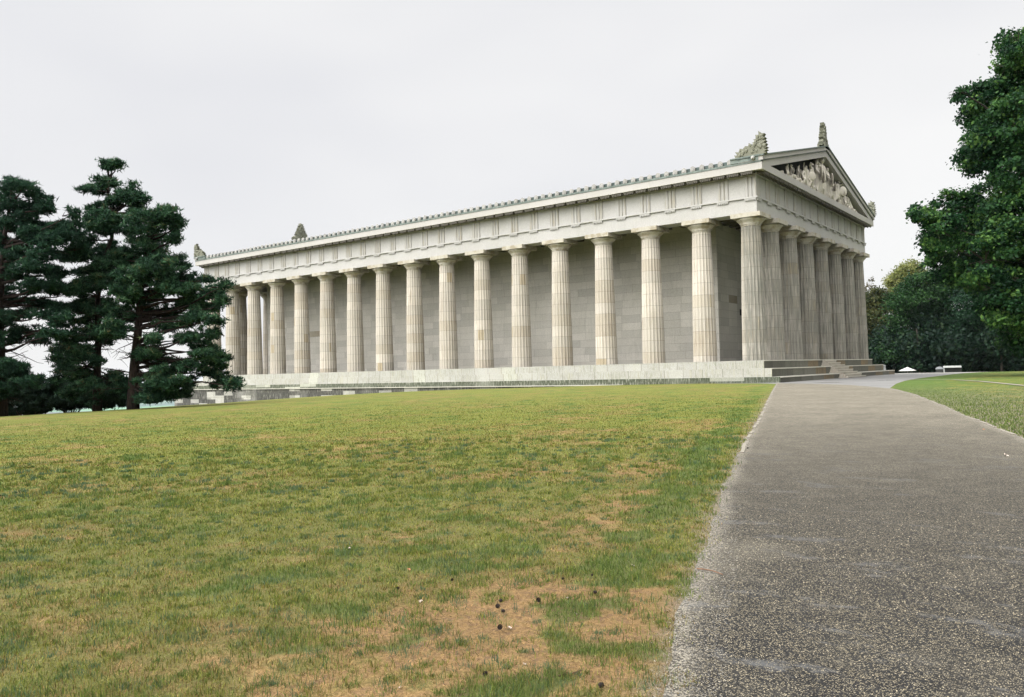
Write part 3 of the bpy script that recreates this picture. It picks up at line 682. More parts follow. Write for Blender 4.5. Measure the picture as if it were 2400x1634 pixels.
s = NT('gravel_asphalt'); P_ = s.pos(); g = s.sep(P_); dl = s.attr('dl'); dr = s.attr('dr')
camd = s.n('ShaderNodeVectorMath', operation='DISTANCE'); s.set(camd.inputs[0], P_); camd.inputs[1].default_value = (CX, CY, -1.95); 
v1 = s.n('ShaderNodeTexVoronoi', feature='F1'); s.set(v1.inputs['Vector'], P_); v1.inputs['Scale'].default_value = 100.; 
v2 = s.n('ShaderNodeTexVoronoi', feature='F1'); s.set(v2.inputs['Vector'], P_); v2.inputs['Scale'].default_value = 120.; 
r1 = s.sep(v1.outputs['Color'])[0]; r2 = s.sep(v2.outputs['Color'])[1]
nA = s.noise(P_, .55, 4, .6); nB = s.noise(P_, 3.2, 4, .65); nC = s.noise(P_, 14., 3, .7)
wet = s.mr(g[1], -24., -51.5, 0., 1.)                       # freshly rained-on, still darker at this end
wet = s.m('MULTIPLY', wet, s.mr(s.m('ADD', nA, s.m('MULTIPLY', dl, .05)), .36, .56, .55, 1.))
lightg = s.mix(r2, (.265, .24, .185), (.40, .36, .28)); darkg = s.mix(r1, (.10, .092, .078), (.205, .185, .15))
stone_f = s.m('MULTIPLY', s.mr(r1, .4, .5), s.mr(v1.outputs['Distance'], .62, .42))
dryc = s.mix(s.m('MULTIPLY', stone_f, .75), s.mix(r2, (.105, .094, .070), (.16, .142, .108)), lightg)
wetbase = s.mix(r2, (.009, .009, .009), (.028, .027, .025)); wetst = s.mix(r2, (.11, .092, .06), (.30, .255, .17))
st2 = s.m('MULTIPLY', s.mr(r1, .5, .6), s.mr(v1.outputs['Distance'], .55, .38))
wetc = s.mix(st2, wetbase, wetst)
c = s.mix(wet, dryc, wetc)
c = s.mix(s.mr(nB, .3, .7), mulc(s, c, .86), mulc(s, c, 1.12))
c = s.mix(s.mr(nA, .35, .65), mulc(s, c, .90), mulc(s, c, 1.08))
edge = s.m('ADD', dl, s.m('MULTIPLY', s.m('SUBTRACT', nB, .5), .35))
pale = s.mix(s.mr(r1, .45, .6), (.085, .075, .06), s.mix(r2, (.24, .215, .17), (.42, .385, .31)))
c = s.mix(s.m('MULTIPLY', s.mr(edge, .03, .24, 1., 0.), .65), c, pale)
edr = s.m('ADD', dr, s.m('MULTIPLY', s.m('SUBTRACT', nB, .5), .3)); c = s.mix(s.m('MULTIPLY', s.mr(edr, .05, .25, 1., 0.), .6), c, pale)
# silty washed-out film in the shallow hollows
film = s.m('MULTIPLY', s.mr(s.noise(s.xyz(s.m('MULTIPLY', g[0], 1.), s.m('MULTIPLY', g[1], 2.2), 0.), 1.15, 4, .7), .55, .64), s.m('MULTIPLY', wet, s.mr(nC, .35, .6, .3, 1.)))
film = s.m('MULTIPLY', film, s.mr(g[1], -52.5, -46., 1., .7))
c = s.mix(s.m('MULTIPLY', film, .7), c, (.10, .10, .098))
h = s.m('ADD', s.m('MULTIPLY', s.m('SUBTRACT', 1., v1.outputs['Distance']), 1.), s.m('MULTIPLY', nC, .4))
s.bump(s.m('MULTIPLY', h, s.m('SUBTRACT', 1., s.m('MULTIPLY', film, .7))), .8, .012)
M_path = s.done(c, s.mix(s.m('MAXIMUM', s.m('MULTIPLY', film, .55), s.m('MULTIPLY', wet, .12)), (.9, .9, .9), (.4, .4, .4)), .22)
strip_sheet('path', path_l, path_r, ysp, 26, .012, M_path)

# --- grey paving round the temple
s = NT('grey_paving'); P_ = s.pos(); g = s.sep(P_)
nA = s.noise(P_, .25, 4, .6); nB = s.noise(P_, 40., 3, .7); nC = s.noise(s.xyz(s.m('MULTIPLY', g[0], .35), g[1], 0.), .8, 4, .65)
c = s.mix(s.mr(nB, .3, .7), (.15, .147, .14), (.21, .205, .195)); c = s.mix(s.mr(nC, .35, .65), mulc(s, c, .78), mulc(s, c, 1.12)); c = s.mix(s.mr(g[1], 25., 45.), c, (.36, .34, .30))
s.bump(nB, .5, .01)
M_pave = s.done(c, s.mr(nC, .35, .6, .42, .7), .4)
ysq = list(np.arange(-16.5, 5, .5)) + list(np.arange(5, 110, 1.5))
def pave_l(y): return float(np.interp(y, [-16.5, -4.2, -2.9, 33, 36, 45, 110], [8.4, 3.9, -2., -2., -40., -55., -60.]))
def pave_r(y): return float(xr(y)) if y > -15.14 else 11.76 + .0*(y)
pl_ = lambda y: float(np.interp(y, [-16.5, -15.14, -9.0, -4.0, -2.9], [11.5, 10.5, 6.6, 1.6, -2.])) if y < -2.9 else pave_l(y)
strip_sheet('pavement', pl_, lambda y: max(pave_r(y), pl_(y)+.05), ysq, 40, .006, M_pave)
# --- narrow kerb line between gravel and grass
s = NT('kerb_stone'); P_ = s.pos(); n = s.noise(P_, 9., 4, .7); c = s.mix(n, (.15, .135, .105), (.30, .27, .22)); s.bump(n, .5, .01); M_kerb = s.done(c, .9)
def kerb(name, f, y0, y1, w0, hgt, gaps):
    mb = MB(); y = y0; r_ = random.Random(5)
    while y < y1:
        ln = r_.uniform(.5, 1.0); ye = min(y + ln, y1)
        if r_.random() > gaps:
            q = r_.uniform(-.012, .012); hh = hgt + r_.uniform(-.012, .008)
            pts = [(f(y), y), (f(y)+w0, y), (f(ye)+w0, ye), (f(ye), ye)]
            z = float(ground(f(y), y))
            mb.add([(px+q, py, z-.05) for px, py in pts] + [(px+q, py, z+hh) for px, py in pts], [(0,3,2,1),(4,5,6,7),(0,1,5,4),(1,2,6,5),(2,3,7,6),(3,0,4,7)])
        y = ye + .012
    return mb.build(name, M_kerb)
tag(kerb('kerb', lambda y: float(xl(y)) + .02, -41.0, -3.2, .07, .025, .04), kind='structure')
tag(kerb('kerb', lambda y: float(xr(y)) - .02, -50., -15.3, .07, .025, .12), kind='structure')
# --- thin pale footpath across the right-hand lawn
pp = [(9.2, 1.5), (12.18, -.76), (14.23, -5.8), (16.76, -13.23), (20, -20), (26, -30)]
V = []; 
for i, (x, y) in enumerate(pp):
    a_ = pp[max(i-1, 0)]; b_ = pp[min(i+1, len(pp)-1)]; dx, dy = b_[0]-a_[0], b_[1]-a_[1]; l_ = math.hypot(dx, dy); hw = .16
    for sg in (-1, 1): X_, Y_ = x - sg*dy/l_*hw, y + sg*dx/l_*hw; V.append((X_, Y_, float(ground(X_, Y_))+.03))
mb = MB(); mb.add(V, [(2*i, 2*i+1, 2*i+3, 2*i+2) for i in range(len(pp)-1)])
tag(mb.build('footpath', M_kerb), kind='structure')
# --- two thin puddles lying on the paving
s = NT('puddle_water'); M_pud = s.done((.02, .022, .025), .06, .5)
for (x, y, a_, b_) in ((5.9, -3.75, .85, .28), (8.15, .6, .55, .22)):
    mb = MB(); vs = [(x + a_*math.cos(t)*(1+.2*math.sin(3*t+x)), y + b_*math.sin(t)*(1+.2*math.cos(2*t)), 0) for t in [k*math.pi/12 for k in range(24)]]
    vs = [(p, q, float(ground(p, q)) + .013) for p, q, _ in vs]; mb.add(vs, [tuple(range(24))]); tag(mb.build('puddle', M_pud), kind='structure')

# ================================================================== GRASS BLADES (one uncountable mass)
def grass():
    N = NBLADE; Vs = []; Cs = []; Fs = []
    u = rng.random(N); r0, r1, pw = 3.2, 46., .40
    r_ = (r0**pw + u*(r1**pw - r0**pw))**(1/pw)
    az = rng.uniform(R(-14), R(102), N); X = CX - np.sin(az)*r_; Y = CY + np.cos(az)*r_
    X += 0; keep = ((X < xl(Y) + (vn(X*3.3, Y*3.3)-.45)*.3 + rng.normal(0, .03, N)) | (X > xr(Y) - (vn(X*9, Y*9)-.55)*.1)) & (Y < -4)
    X, Y, r_ = X[keep], Y[keep], r_[keep]; n = len(X)
    D = dryness(X, Y) + rng.normal(0, .13, n); Lu = lushness(X, Y)
    D = D*(1-.75*Lu)
    bald = fbm(X+5, Y+3, 3.1, 3)
    k2 = rng.random(n) < np.clip(1.05 - sst(.7, 1.2, D)*.25 - sst(.56, .7, bald)*.4*sst(.4, .9, D) + Lu, .3, 1); X, Y, r_, D, Lu = [q[k2] for q in (X, Y, r_, D, Lu)]; n = len(X)
    hgt = rng.uniform(.014, .036, n)*(1 + .8*Lu) * (1 + .6*(fbm(X, Y, 2.2, 3)-.5)); hgt *= 1 - .25*sst(6, 16, r_); hgt *= np.where(D > .75, .75, 1)
    # separate tufts
    T = 5800; tu = rng.random(T); tr = (3.3**.4 + tu*(19**.4 - 3.3**.4))**2.5; ta = rng.uniform(R(-10), R(100), T); tx = CX - np.sin(ta)*tr; ty = CY + np.cos(ta)*tr
    kk = ((tx < xl(ty) - .05) | (tx > xr(ty)+.05)); tx, ty, tr = tx[kk], ty[kk], tr[kk]; ts = .025 + .085*rng.random(len(tx))**2; tcn = rng.random(len(tx)); nb = 46
    bx = np.repeat(tx, nb) + rng.normal(0, 1, len(tx)*nb)*np.repeat(ts, nb)*.8; by = np.repeat(ty, nb) + rng.normal(0, 1, len(tx)*nb)*np.repeat(ts, nb)*.8
    bh = rng.uniform(.4, 1., len(bx))*np.repeat(.026 + ts*.42, nb); 
    m0 = n; X = np.concatenate([X, bx]); Y = np.concatenate([Y, by]); r_ = np.concatenate([r_, np.repeat(tr, nb)]); hgt = np.concatenate([hgt, bh])
    D = np.concatenate([D, np.full(len(bx), .1) + rng.normal(0, .2, len(bx))]); Lu = np.concatenate([Lu, np.repeat(tcn, nb)*1.]); blu = np.concatenate([np.zeros(m0), np.repeat((rng.random(len(tx)) < .25)*1., nb)])
    n = len(X); ist = np.arange(n) >= m0
    Z = ground(X, Y) + (fbm(X, Y, 1.3, 3)-.5)*.035*np.exp(-((X-18)**2 + (Y+51)**2)/400.) - .003
    wd = rng.uniform(.0022, .0042, n)*np.clip(r_/4.5, 1, 4.5)
    a = rng.uniform(0, 2*np.pi, n); la = rng.uniform(0, 2*np.pi, n); lean = np.abs(rng.normal(.35, .7, n)); lean = np.where(ist, lean*.85, lean); lean = np.where((D > .7) & ~ist, lean + .9, lean)
    dx, dy = np.cos(a)*wd/2, np.sin(a)*wd/2; lx, ly = np.cos(la)*np.sin(np.minimum(lean, 1.5)), np.sin(la)*np.sin(np.minimum(lean, 1.5)); lz = np.maximum(np.cos(np.minimum(lean, 1.5)), .12)
    hh = hgt*np.clip(r_/9, 1, 1.45)*(1-.75*sst(24, 46, r_)); hh = np.where((D > .7) & ~ist, hh*1.3, hh)
    P0 = np.stack([X-dx, Y-dy, Z], -1); P1 = np.stack([X+dx, Y+dy, Z], -1)
    mx_ = X + lx*hh*.45; my_ = Y + ly*hh*.45; mz_ = Z + hh*.62*lz
    P2 = np.stack([mx_+dx*.8, my_+dy*.8, mz_], -1); P3 = np.stack([mx_-dx*.8, my_-dy*.8, mz_], -1)
    tx_ = X + lx*hh*1.1; ty_ = Y + ly*hh*1.1; tz_ = Z + hh*lz
    P4 = np.stack([tx_+dx*.15, ty_+dy*.15, tz_], -1); P5 = np.stack([tx_-dx*.15, ty_-dy*.15, tz_], -1)
    V = np.stack([P0, P1, P2, P3, P4, P5], 1).reshape(-1, 3)
    b = np.arange(n)[:, None]*6; F = np.concatenate([b + np.array([[0, 1, 2, 3]]), b + np.array([[3, 2, 4, 5]])], 0)
    q = rng.random(n)[:, None]; t = np.clip(sst(.1, .95, D + rng.normal(0, .3, n)), 0, 1)[:, None]
    gA = np.array(BL_GREEN_A); gB = np.array(BL_GREEN_B); sA = np.array(BL_STRAW_A); sB = np.array(BL_STRAW_B); lA = np.array((.035, .085, .025)); lB = np.array((.085, .17, .04))
    c = rng.uniform(.72, 1.3, (n, 1))*(gA*(1-q) + gB*q)*(1-t) + (sA*(1-q) + sB*q)*t
    c = c*np.where(t > .55, rng.uniform(.3, 1.35, (n, 1)), 1)
    lu = np.clip(Lu, 0, 1)[:, None]*np.where(ist[:, None], .8, .6); c = c*(1-lu) + (lA*(1-q) + lB*q)*lu
    c = c*(1-blu[:, None]*.7) + np.array((.075, .135, .085))*blu[:, None]*.7
    C = np.repeat(c, 6, 0)
    me = npmesh('grass', V, F, C)
    s = NT('grass_blades'); a_ = s.attr('col', 'Color'); M = s.done(a_, .7, .15)
    # thin blades let light through
    tr_ = s.n('ShaderNodeBsdfTranslucent'); s.set(tr_.inputs[0], a_); ms = s.n('ShaderNodeMixShader'); ms.inputs[0].default_value = .3
    s.t.links.new(s.b.outputs[0], ms.inputs[1]); s.t.links.new(tr_.outputs[0], ms.inputs[2]); s.t.links.new(ms.outputs[0], s.o.inputs[0])
    tag(link('grass', me, M), 'short patchy lawn grass, green tufts and dry straw', 'grass', kind='stuff')
grass()
# loose chippings on the near end of the path (one uncountable mass)
def chips():
    n = NCHIP; r_ = (3.3**.6 + rng.random(n)*(11**.6-3.3**.6))**(1/.6); az = rng.uniform(R(-12), R(30), n); X = CX - np.sin(az)*r_; Y = CY + np.cos(az)*r_
    k = (X > xl(Y) - np.abs(rng.normal(0, .07, len(X)))) & (X < xr(Y)); X, Y, r_ = X[k], Y[k], r_[k]; d = X - xl(Y); k = rng.random(len(X)) < np.where(d < .35, 1., .62)*sst(11, 5, r_); X, Y, r_, d = X[k], Y[k], r_[k], d[k]; n = len(X)
    sz = rng.uniform(.002, .0048, n)*np.clip(r_/5, 1, 1.5); Z = ground(X, Y) + .012
    base = np.array([(1,0,0),(0,1,0),(-1,0,0),(0,-1,0),(0,0,.8),(0,0,-.4)], float)
    a = rng.uniform(0, 6.28, n); ca, sa = np.cos(a), np.sin(a); st_ = rng.uniform(.6, 1.3, (n, 3))
    B = base[None]*st_[:, None, :]*sz[:, None, None]; Vx = B[..., 0]*ca[:, None] - B[..., 1]*sa[:, None] + X[:, None]; Vy = B[..., 0]*sa[:, None] + B[..., 1]*ca[:, None] + Y[:, None]; Vz = B[..., 2] + Z[:, None] + sz[:, None]*.3
    V = np.stack([Vx, Vy, Vz], -1).reshape(-1, 3); f = np.array([(0,1,4),(1,2,4),(2,3,4),(3,0,4)]); F = (np.arange(n)[:, None, None]*6 + f[None]).reshape(-1, 3)
    q = rng.random(n)[:, None]**1.6; c = np.array((.06, .058, .052))*(1-q) + np.array((.42, .355, .24))*q; c = np.where((d < .3)[:, None], c*.7 + .07, c)
    me = npmesh('gravel', V, F, np.repeat(c, 6, 0), 3); s = NT('gravel_chippings'); tag(link('gravel', me, s.done(s.attr('col', 'Color'), .55, .4)), 'loose light and dark gravel chippings pressed into the path', 'gravel', kind='stuff')
chips()
# tree shapes: (sideways, up, radius, half height) of each leaf mass, metres from the foot
PINE3 =dict(base=(-26.46,-29.82,-2.03),lobes=[(1.87,11.22,1.15,0.47),(2.69,10.78,0.42,0.47),(1.02,11.03,1.15,0.52),(0.4,11.36,0.73,0.37),(1.42,10.29,0.94,0.52),(2.46,9.84,0.31,0.31),(0.07,10.63,0.63,0.52),(0.78,9.67,1.36,0.63),(1.82,9.23,1.15,0.63),(2.64,8.69,0.94,0.52),(-0.28,9.07,1.26,0.63),(1.37,8.19,1.57,0.63),(2.83,7.95,1.15,0.52),(3.67,7.72,0.94,0.47),(4.51,7.7,0.52,0.31),(0.11,7.8,1.36,0.63),(2.29,7.12,1.36,0.52),(3.64,6.78,0.94,0.52),(4.69,6.75,0.73,0.42),(5.33,7.05,0.42,0.31),(5.31,6.21,0.63,0.37),(4.36,6.02,0.94,0.47),(3.32,6.26,0.94,0.42),(0.92,6.63,1.26,0.63),(-0.34,6.87,1.05,0.63),(1.21,5.89,0.94,0.42),(2.36,5.76,0.63,0.31),(3.82,5.41,0.84,0.42),(4.65,5.07,0.73,0.42),(4.32,4.35,0.73,0.37),(3.37,4.16,0.73,0.31),(1.71,4.94,0.63,0.26),(2.76,4.91,0.63,0.31),(4.3,3.51,0.84,0.42),(5.02,3.07,0.73,0.42),(4.79,2.24,0.84,0.47),(5.51,1.6,0.84,0.42),(5.71,1.28,0.52,0.26),(3.76,3.11,0.63,0.31),(3.23,2.59,0.63,0.31),(3.31,1.54,0.52,0.31),(2.49,2.51,0.73,0.42),(1.66,2.95,0.84,0.63),(1.42,1.7,1.05,0.73),(2.04,0.95,0.73,0.42),(1.09,0.87,0.84,0.52),(2.47,1.57,0.63,0.42),(-0.37,5.62,0.84,0.52),(-1.02,4.79,0.84,0.52),(1.17,4.01,0.42,0.26),(-0.27,1.11,0.63,0.42)])
PINE2 =dict(base=(-29.66,-30.34,-2.14),lobes=[(0.83,14.83,0.59,0.38),(1.37,14.71,0.27,0.27),(0.92,14.29,0.86,0.32),(-0.27,14.05,0.54,0.27),(-0.39,13.57,0.54,0.32),(0.48,13.65,0.65,0.38),(1.44,13.41,0.65,0.38),(2.2,13.29,0.54,0.38),(2.72,12.73,0.49,0.38),(1.97,12.75,0.65,0.43),(2.39,12.31,0.65,0.32),(0.23,12.47,0.65,0.38),(-0.31,12.38,0.38,0.22),(1.1,12.56,0.54,0.32),(0.43,11.71,0.97,0.27),(1.07,11.37,0.86,0.32),(-0.23,11.4,0.54,0.27),(0.41,10.95,1.08,0.54),(-0.46,10.54,0.76,0.54),(1.04,10.07,0.97,0.65),(-0.05,9.67,1.08,0.65),(-1.03,9.48,0.86,0.54),(0.36,8.79,1.19,0.65),(-0.84,8.39,1.08,0.54),(0.22,7.72,1.3,0.65),(-1.08,7.32,0.97,0.54),(1.21,8.12,0.86,0.65),(0.09,6.64,1.4,0.65),(-1.11,6.24,1.08,0.54),(0.94,6.08,0.97,0.54),(-0.59,5.47,1.19,0.54),(0.26,4.8,1.08,0.54),(-1.48,4.52,0.86,0.43),(-1.92,3.88,0.76,0.38),(-1.17,3.65,0.86,0.43),(-2.05,3.13,0.65,0.32),(-1.63,2.47,0.76,0.38),(-2.18,2.16,0.43,0.32),(-0.89,2.13,0.65,0.38),(-0.47,1.58,0.76,0.43),(1.06,1.97,0.65,0.54)])
PINE1 =dict(base=(-31.59,-34.92,-2.22),lobes=[(1.51,13.56,0.46,0.31),(0.89,13.37,0.72,0.31),(0.47,13.17,0.62,0.41),(1.18,12.95,0.92,0.51),(2.31,12.82,0.72,0.36),(2.82,12.5,0.41,0.31),(0.55,12.25,0.92,0.62),(1.78,12.12,1.03,0.51),(2.59,11.89,0.62,0.41),(1.04,11.31,1.23,0.62),(2.27,11.18,0.92,0.51),(0.22,11.13,0.82,0.62),(4.12,11.34,0.41,0.31),(3.81,11.04,0.62,0.41),(3.29,10.75,0.72,0.41),(4.31,10.82,0.41,0.31),(1.73,10.27,0.82,0.51),(0.4,10.1,0.92,0.51),(2.86,10.04,1.03,0.46),(3.99,10.22,0.72,0.41),(4.49,9.59,0.62,0.36),(1.2,9.36,1.03,0.51),(2.53,9.23,1.03,0.51),(3.66,9.2,0.82,0.41),(0.17,9.08,0.82,0.62),(2,8.42,1.23,0.46),(3.23,8.29,0.82,0.41),(0.97,8.24,0.72,0.51),(0.14,7.85,0.82,0.51),(1.87,7.4,1.03,0.41),(3,7.47,0.82,0.41),(3.71,7.15,0.62,0.36),(0.73,6.91,1.03,0.51),(2.16,6.57,0.92,0.41),(3.38,6.33,0.72,0.36),(1.11,5.88,0.92,0.41),(2.44,5.74,0.92,0.41),(0.29,5.59,0.72,0.51),(3.46,5.41,0.62,0.31),(1.6,4.94,0.82,0.36),(2.93,4.7,0.62,0.31),(0.67,4.55,0.51,0.31),(2.31,4.41,0.51,0.31),(0.42,2.81,0.62,0.51),(1.03,2.59,0.51,0.36),(-0.67,12.59,0.92,0.62),(-0.81,11.05,1.03,0.72),(-0.96,9.31,1.13,0.72),(-1,7.47,1.23,0.62),(-0.94,5.82,1.13,0.62),(-0.87,4.38,0.92,0.51)])
SHRUB1 =dict(base=(-36.87,-27.62,-2.40),lobes=[(1.25,1.3,0.98,0.86),(1.73,0.56,0.98,0.61),(1.98,1.16,0.73,0.61)])
SHRUB2 =dict(base=(-39.89,-27.38,-2.54),lobes=[(0.87,1.33,1.27,0.76),(-0.03,0.71,1.01,0.63),(1.49,0.68,1.27,0.51),(-0.66,1.11,0.76,0.51)])
SHRUB3 =dict(base=(-39.08,-30.53,-2.51),lobes=[(-0.98,1.46,1.08,0.72),(0.46,1.42,1.08,0.72),(1.43,1.52,0.84,0.6),(-0.16,0.6,1.44,0.48),(1.64,0.55,0.96,0.48),(-1.71,0.87,0.72,0.6)])
MAPLE =dict(base=(18.69,12.86,-1.49),lobes=[(-4.34,21.89,1.44,1.44),(-5.38,20.77,1.21,1.21),(-6.42,19.21,1.3,1.3),(-7.3,18.51,1.15,1.15),(-8.02,18.76,0.63,0.63),(-6.77,16.77,1.58,1.58),(-5.93,15.6,1.73,1.73),(-7.39,14.77,1.3,1.3),(-8.11,14.93,0.58,0.58),(-6.57,13.03,1.44,1.44),(-7.9,11.62,1.3,1.3),(-9.19,11.71,1.09,1.09),(-10.36,11.1,0.86,0.86),(-11.23,10.75,0.63,0.63),(-9.96,9.66,1.3,1.3),(-10.71,8.52,0.72,0.72),(-10.88,7.66,0.81,0.81),(-8.39,9.33,1.73,1.73),(-6.63,10.44,1.87,1.87),(-4.4,19.59,1.73,1.73),(-4.48,16.14,2.01,2.01),(-3.98,13.25,2.01,2.01),(-4.62,10.39,2.3,2.3),(-8.73,7.32,1.44,1.44),(-6.7,7.56,2.01,2.01),(-4.71,6.94,2.3,2.3),(-5.62,4.66,1.73,1.73),(-4.81,2.62,1.58,1.58),(-2.61,22.14,2.01,2.01),(-0.86,22.96,2.3,2.3),(-2.13,18.1,2.59,2.59),(-1.66,13.77,2.59,2.59),(-1.76,9.46,2.88,2.88),(-2.45,5.16,2.59,2.59),(1.39,20.89,2.59,2.59),(1.29,16.57,2.88,2.88),(1.74,11.38,3.17,3.17),(1.04,6.51,2.88,2.88),(4.2,17.94,2.59,2.59),(4.94,13.03,2.88,2.88),(4.26,8.45,2.59,2.59),(-0.24,24.67,2.01,2.01),(1.5,25.2,1.73,1.73)])
DARK1 =dict(base=(-12.14,127.33,-3.36),lobes=[(1.3,20.07,1.64,1.64),(-1.54,19.2,1.64,1.64),(-3.94,17.38,1.41,1.41),(-5.4,15.07,1.88,1.88),(-2.12,14.99,2.82,2.82),(2.14,16.29,3.29,3.29),(5.02,18.57,2.82,2.82),(-5.48,11.78,1.88,1.88),(-2.22,10.76,2.82,2.82),(2.03,11.6,3.29,3.29),(5.83,13.38,3.29,3.29),(-6.51,8.05,1.88,1.88),(-3.72,7.04,2.35,2.35),(0.99,7.4,2.82,2.82),(-6.59,4.77,1.88,1.88),(3.32,6.87,2.82,2.82),(5.73,9.16,3.29,3.29)])
DARK2 =dict(base=(0.27,127.89,-3.27),lobes=[(-5.43,16.39,2.7,2.7),(-2.67,19.02,2.7,2.7),(0.89,17.58,3.15,3.15),(4.43,15.25,3.15,3.15),(-3.72,12.75,3.15,3.15),(0.3,11.75,3.6,3.6),(4.3,9.85,3.6,3.6),(-2.95,7.78,3.15,3.15),(0.62,6.35,3.6,3.6),(4.64,5.35,3.6,3.6),(7.52,12.92,4.05,4.05),(7.36,6.18,4.05,4.05),(-5.62,8.75,2.25,2.25)])
YEL =dict(base=(-23.03,162.94,-5.31),lobes=[(0.93,26.92,1.99,1.99),(2.66,28.01,1.71,1.71),(-0.8,25.82,1.99,1.99),(3.76,26.28,1.99,1.99),(-2,23.57,1.71,1.71),(-3.11,24.74,0.85,0.85),(0.28,23.52,2.28,2.28),(3.11,22.88,2.28,2.28),(5.44,25.1,1.71,1.71),(-0.39,19.55,2.85,2.85)])
OLV =dict(base=(-23.48,135.07,-3.96),lobes=[(1.14,18.24,1.52,1.52),(2.68,18.71,1.01,1.01),(-0.41,16.76,2.03,2.03),(2.11,16.19,2.03,2.03),(3.65,17.17,1.52,1.52),(-0.5,13.22,2.03,2.03),(1.5,12.15,2.53,2.53),(-0.6,9.17,2.03,2.03),(1.91,8.09,2.53,2.53),(-1.19,5.64,1.77,1.77),(1.32,4.56,2.03,2.03),(-3.03,13.28,2.03,2.03),(-3.66,8.23,2.53,2.53)])
SPARSE =dict(base=(-26.96,144.97,-4.53),lobes=[(0.41,22.36,1.18,1.18),(1.24,23.41,0.54,0.54),(-0.16,20.77,1.34,1.34),(1.46,21.26,0.75,0.75)])
# ================================================================== TREES AND SHRUBS
LAT = Vector((.79925, .60099, 0)); DEP = Vector((-.60099, .79925, 0))
def bark(name, a_, b_):
    s = NT(name); o = s.sep(s.objc()); n = s.noise(s.xyz(s.m('MULTIPLY', o[0], 5.), s.m('MULTIPLY', o[1], 5.), o[2]), 2.4, 5, .7); s.bump(n, .8, .05); return s.done(s.mix(s.mr(n, .3, .7), a_, b_), .95, .1)
M_pbark = bark('pine_bark', (.012, .010, .009), (.05, .036, .03)); M_bark = bark('tree_bark', (.025, .022, .018), (.085, .075, .06))
def leafmat(name, tr=.3, rough=.55):
    s = NT(name); a_ = s.attr('col', 'Color'); s.done(a_, rough, .12)
    t = s.n('ShaderNodeBsdfTranslucent'); s.set(t.inputs[0], a_); ms = s.n('ShaderNodeMixShader'); ms.inputs[0].default_value = tr
    s.t.links.new(s.b.outputs[0], ms.inputs[1]); s.t.links.new(t.outputs[0], ms.inputs[2]); s.t.links.new(ms.outputs[0], s.o.inputs[0]); return s.mat
M_needle = leafmat('pine_needles', .12, .75); M_leaf = leafmat('broad_leaves', .3, .5)
def unit(v): return v/np.maximum(np.linalg.norm(v, axis=-1, keepdims=True), 1e-6)
def colmix(n, cols, cl):
    """per-leaf colour from clump value cl (0..1) and noise"""
    cols = np.array(cols); t = np.clip(cl + rng.normal(0, .16, n), 0, .999)*(len(cols)-1); i = t.astype(int); f = (t-i)[:, None]
    return cols[i]*(1-f) + cols[np.minimum(i+1, len(cols)-1)]*f
def needles(lobes, per, cols, nl=(.16, .30), wdt=.032, sub=19, spread=.145):
    V = []; C = []
    for (cx_, cy_, cz_, rx, rz) in lobes:
        k = max(6, int(sub*max(rx, .5)*1.2)); d = unit(rng.normal(0, 1, (k, 3))); rad = rng.random((k, 1))**.45
        sc_ = d*rad*np.array([rx, rx*.95, rz]) + np.array([cx_, cy_, cz_]); sc_[:, 2] -= .16*((sc_[:, 0]-cx_)**2 + (sc_[:, 1]-cy_)**2)/max(rx, .4)
        m = int(per*max(rx, .45)*max(rz, .3)/.4/k)+3
        c = np.repeat(sc_, m, 0) + rng.normal(0, 1, (k*m, 3))*np.array([spread, spread, spread*.42]); n = len(c)
        cl = np.repeat(rng.random(k), m)*.55 + .45*np.clip((c[:, 2]-cz_)/rz*.5 + .5, 0, 1)*rng.random(n)  # lit tops painted in: needle colour lightens toward each pad's top
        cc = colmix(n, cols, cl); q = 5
        dirs = unit(rng.normal(0, 1, (n, q, 3)) + np.array([0, 0, .55])); ln = rng.uniform(nl[0], nl[1], (n, q, 1))
        side_ = unit(np.cross(dirs, rng.normal(0, 1, (n, q, 3))))*wdt
        b0 = c[:, None, :] + side_; b1 = c[:, None, :] - side_; tp_ = c[:, None, :] + dirs*ln
        V.append(np.stack([b0, b1, tp_], 2).reshape(-1, 3)); C.append(np.repeat(cc, q*3, 0))
    V = np.concatenate(V); C = np.concatenate(C); F = np.arange(len(V)).reshape(-1, 3)
    return npmesh('foliage', V, F, C, 3)
def leaves(lobes, per, size, cols, sub=12, spread=.3, shell=.62, flat=.5):
    V = []; C = []
    for (cx_, cy_, cz_, rx, rz) in lobes:
        k = max(5, int(sub*rx*rx/2.2)+4); d = unit(rng.normal(0, 1, (k, 3)) + np.array([0, 0, .12])); rad = shell + (1-shell)*rng.random((k, 1))*1.1
        sc_ = d*rad*np.array([rx, rx, rz]) + np.array([cx_, cy_, cz_]); sr = spread*rx**.5
        m = int(per*rx*rx/k)+4
        loc = rng.normal(0, 1, (k*m, 3))*np.array([1, 1, .6])*sr; c = np.repeat(sc_, m, 0) + loc; n = len(c)
        cl = np.repeat(rng.random(k), m)*.8 + .2*rng.random(n); cc = colmix(n, cols, cl)
        nn = unit(rng.normal(0, 1, (n, 3))*.8 + np.array([0, 0, flat]) + unit(c - np.array([cx_, cy_, cz_]))*.7)
        a_ = unit(np.cross(nn, rng.normal(0, 1, (n, 3)))); b_ = np.cross(nn, a_); s_ = rng.uniform(.35, 1., (n, 1))**1.3*1.55*size
        V.append(np.stack([c - a_*s_, c + b_*s_*.62 + nn*s_*.15, c + a_*s_, c - b_*s_*.62 + nn*s_*.15], 1).reshape(-1, 3)); C.append(np.repeat(cc, 4, 0))
    V = np.concatenate(V); C = np.concatenate(C); F = np.arange(len(V)).reshape(-1, 4); return npmesh('foliage', V, F, C, 4)
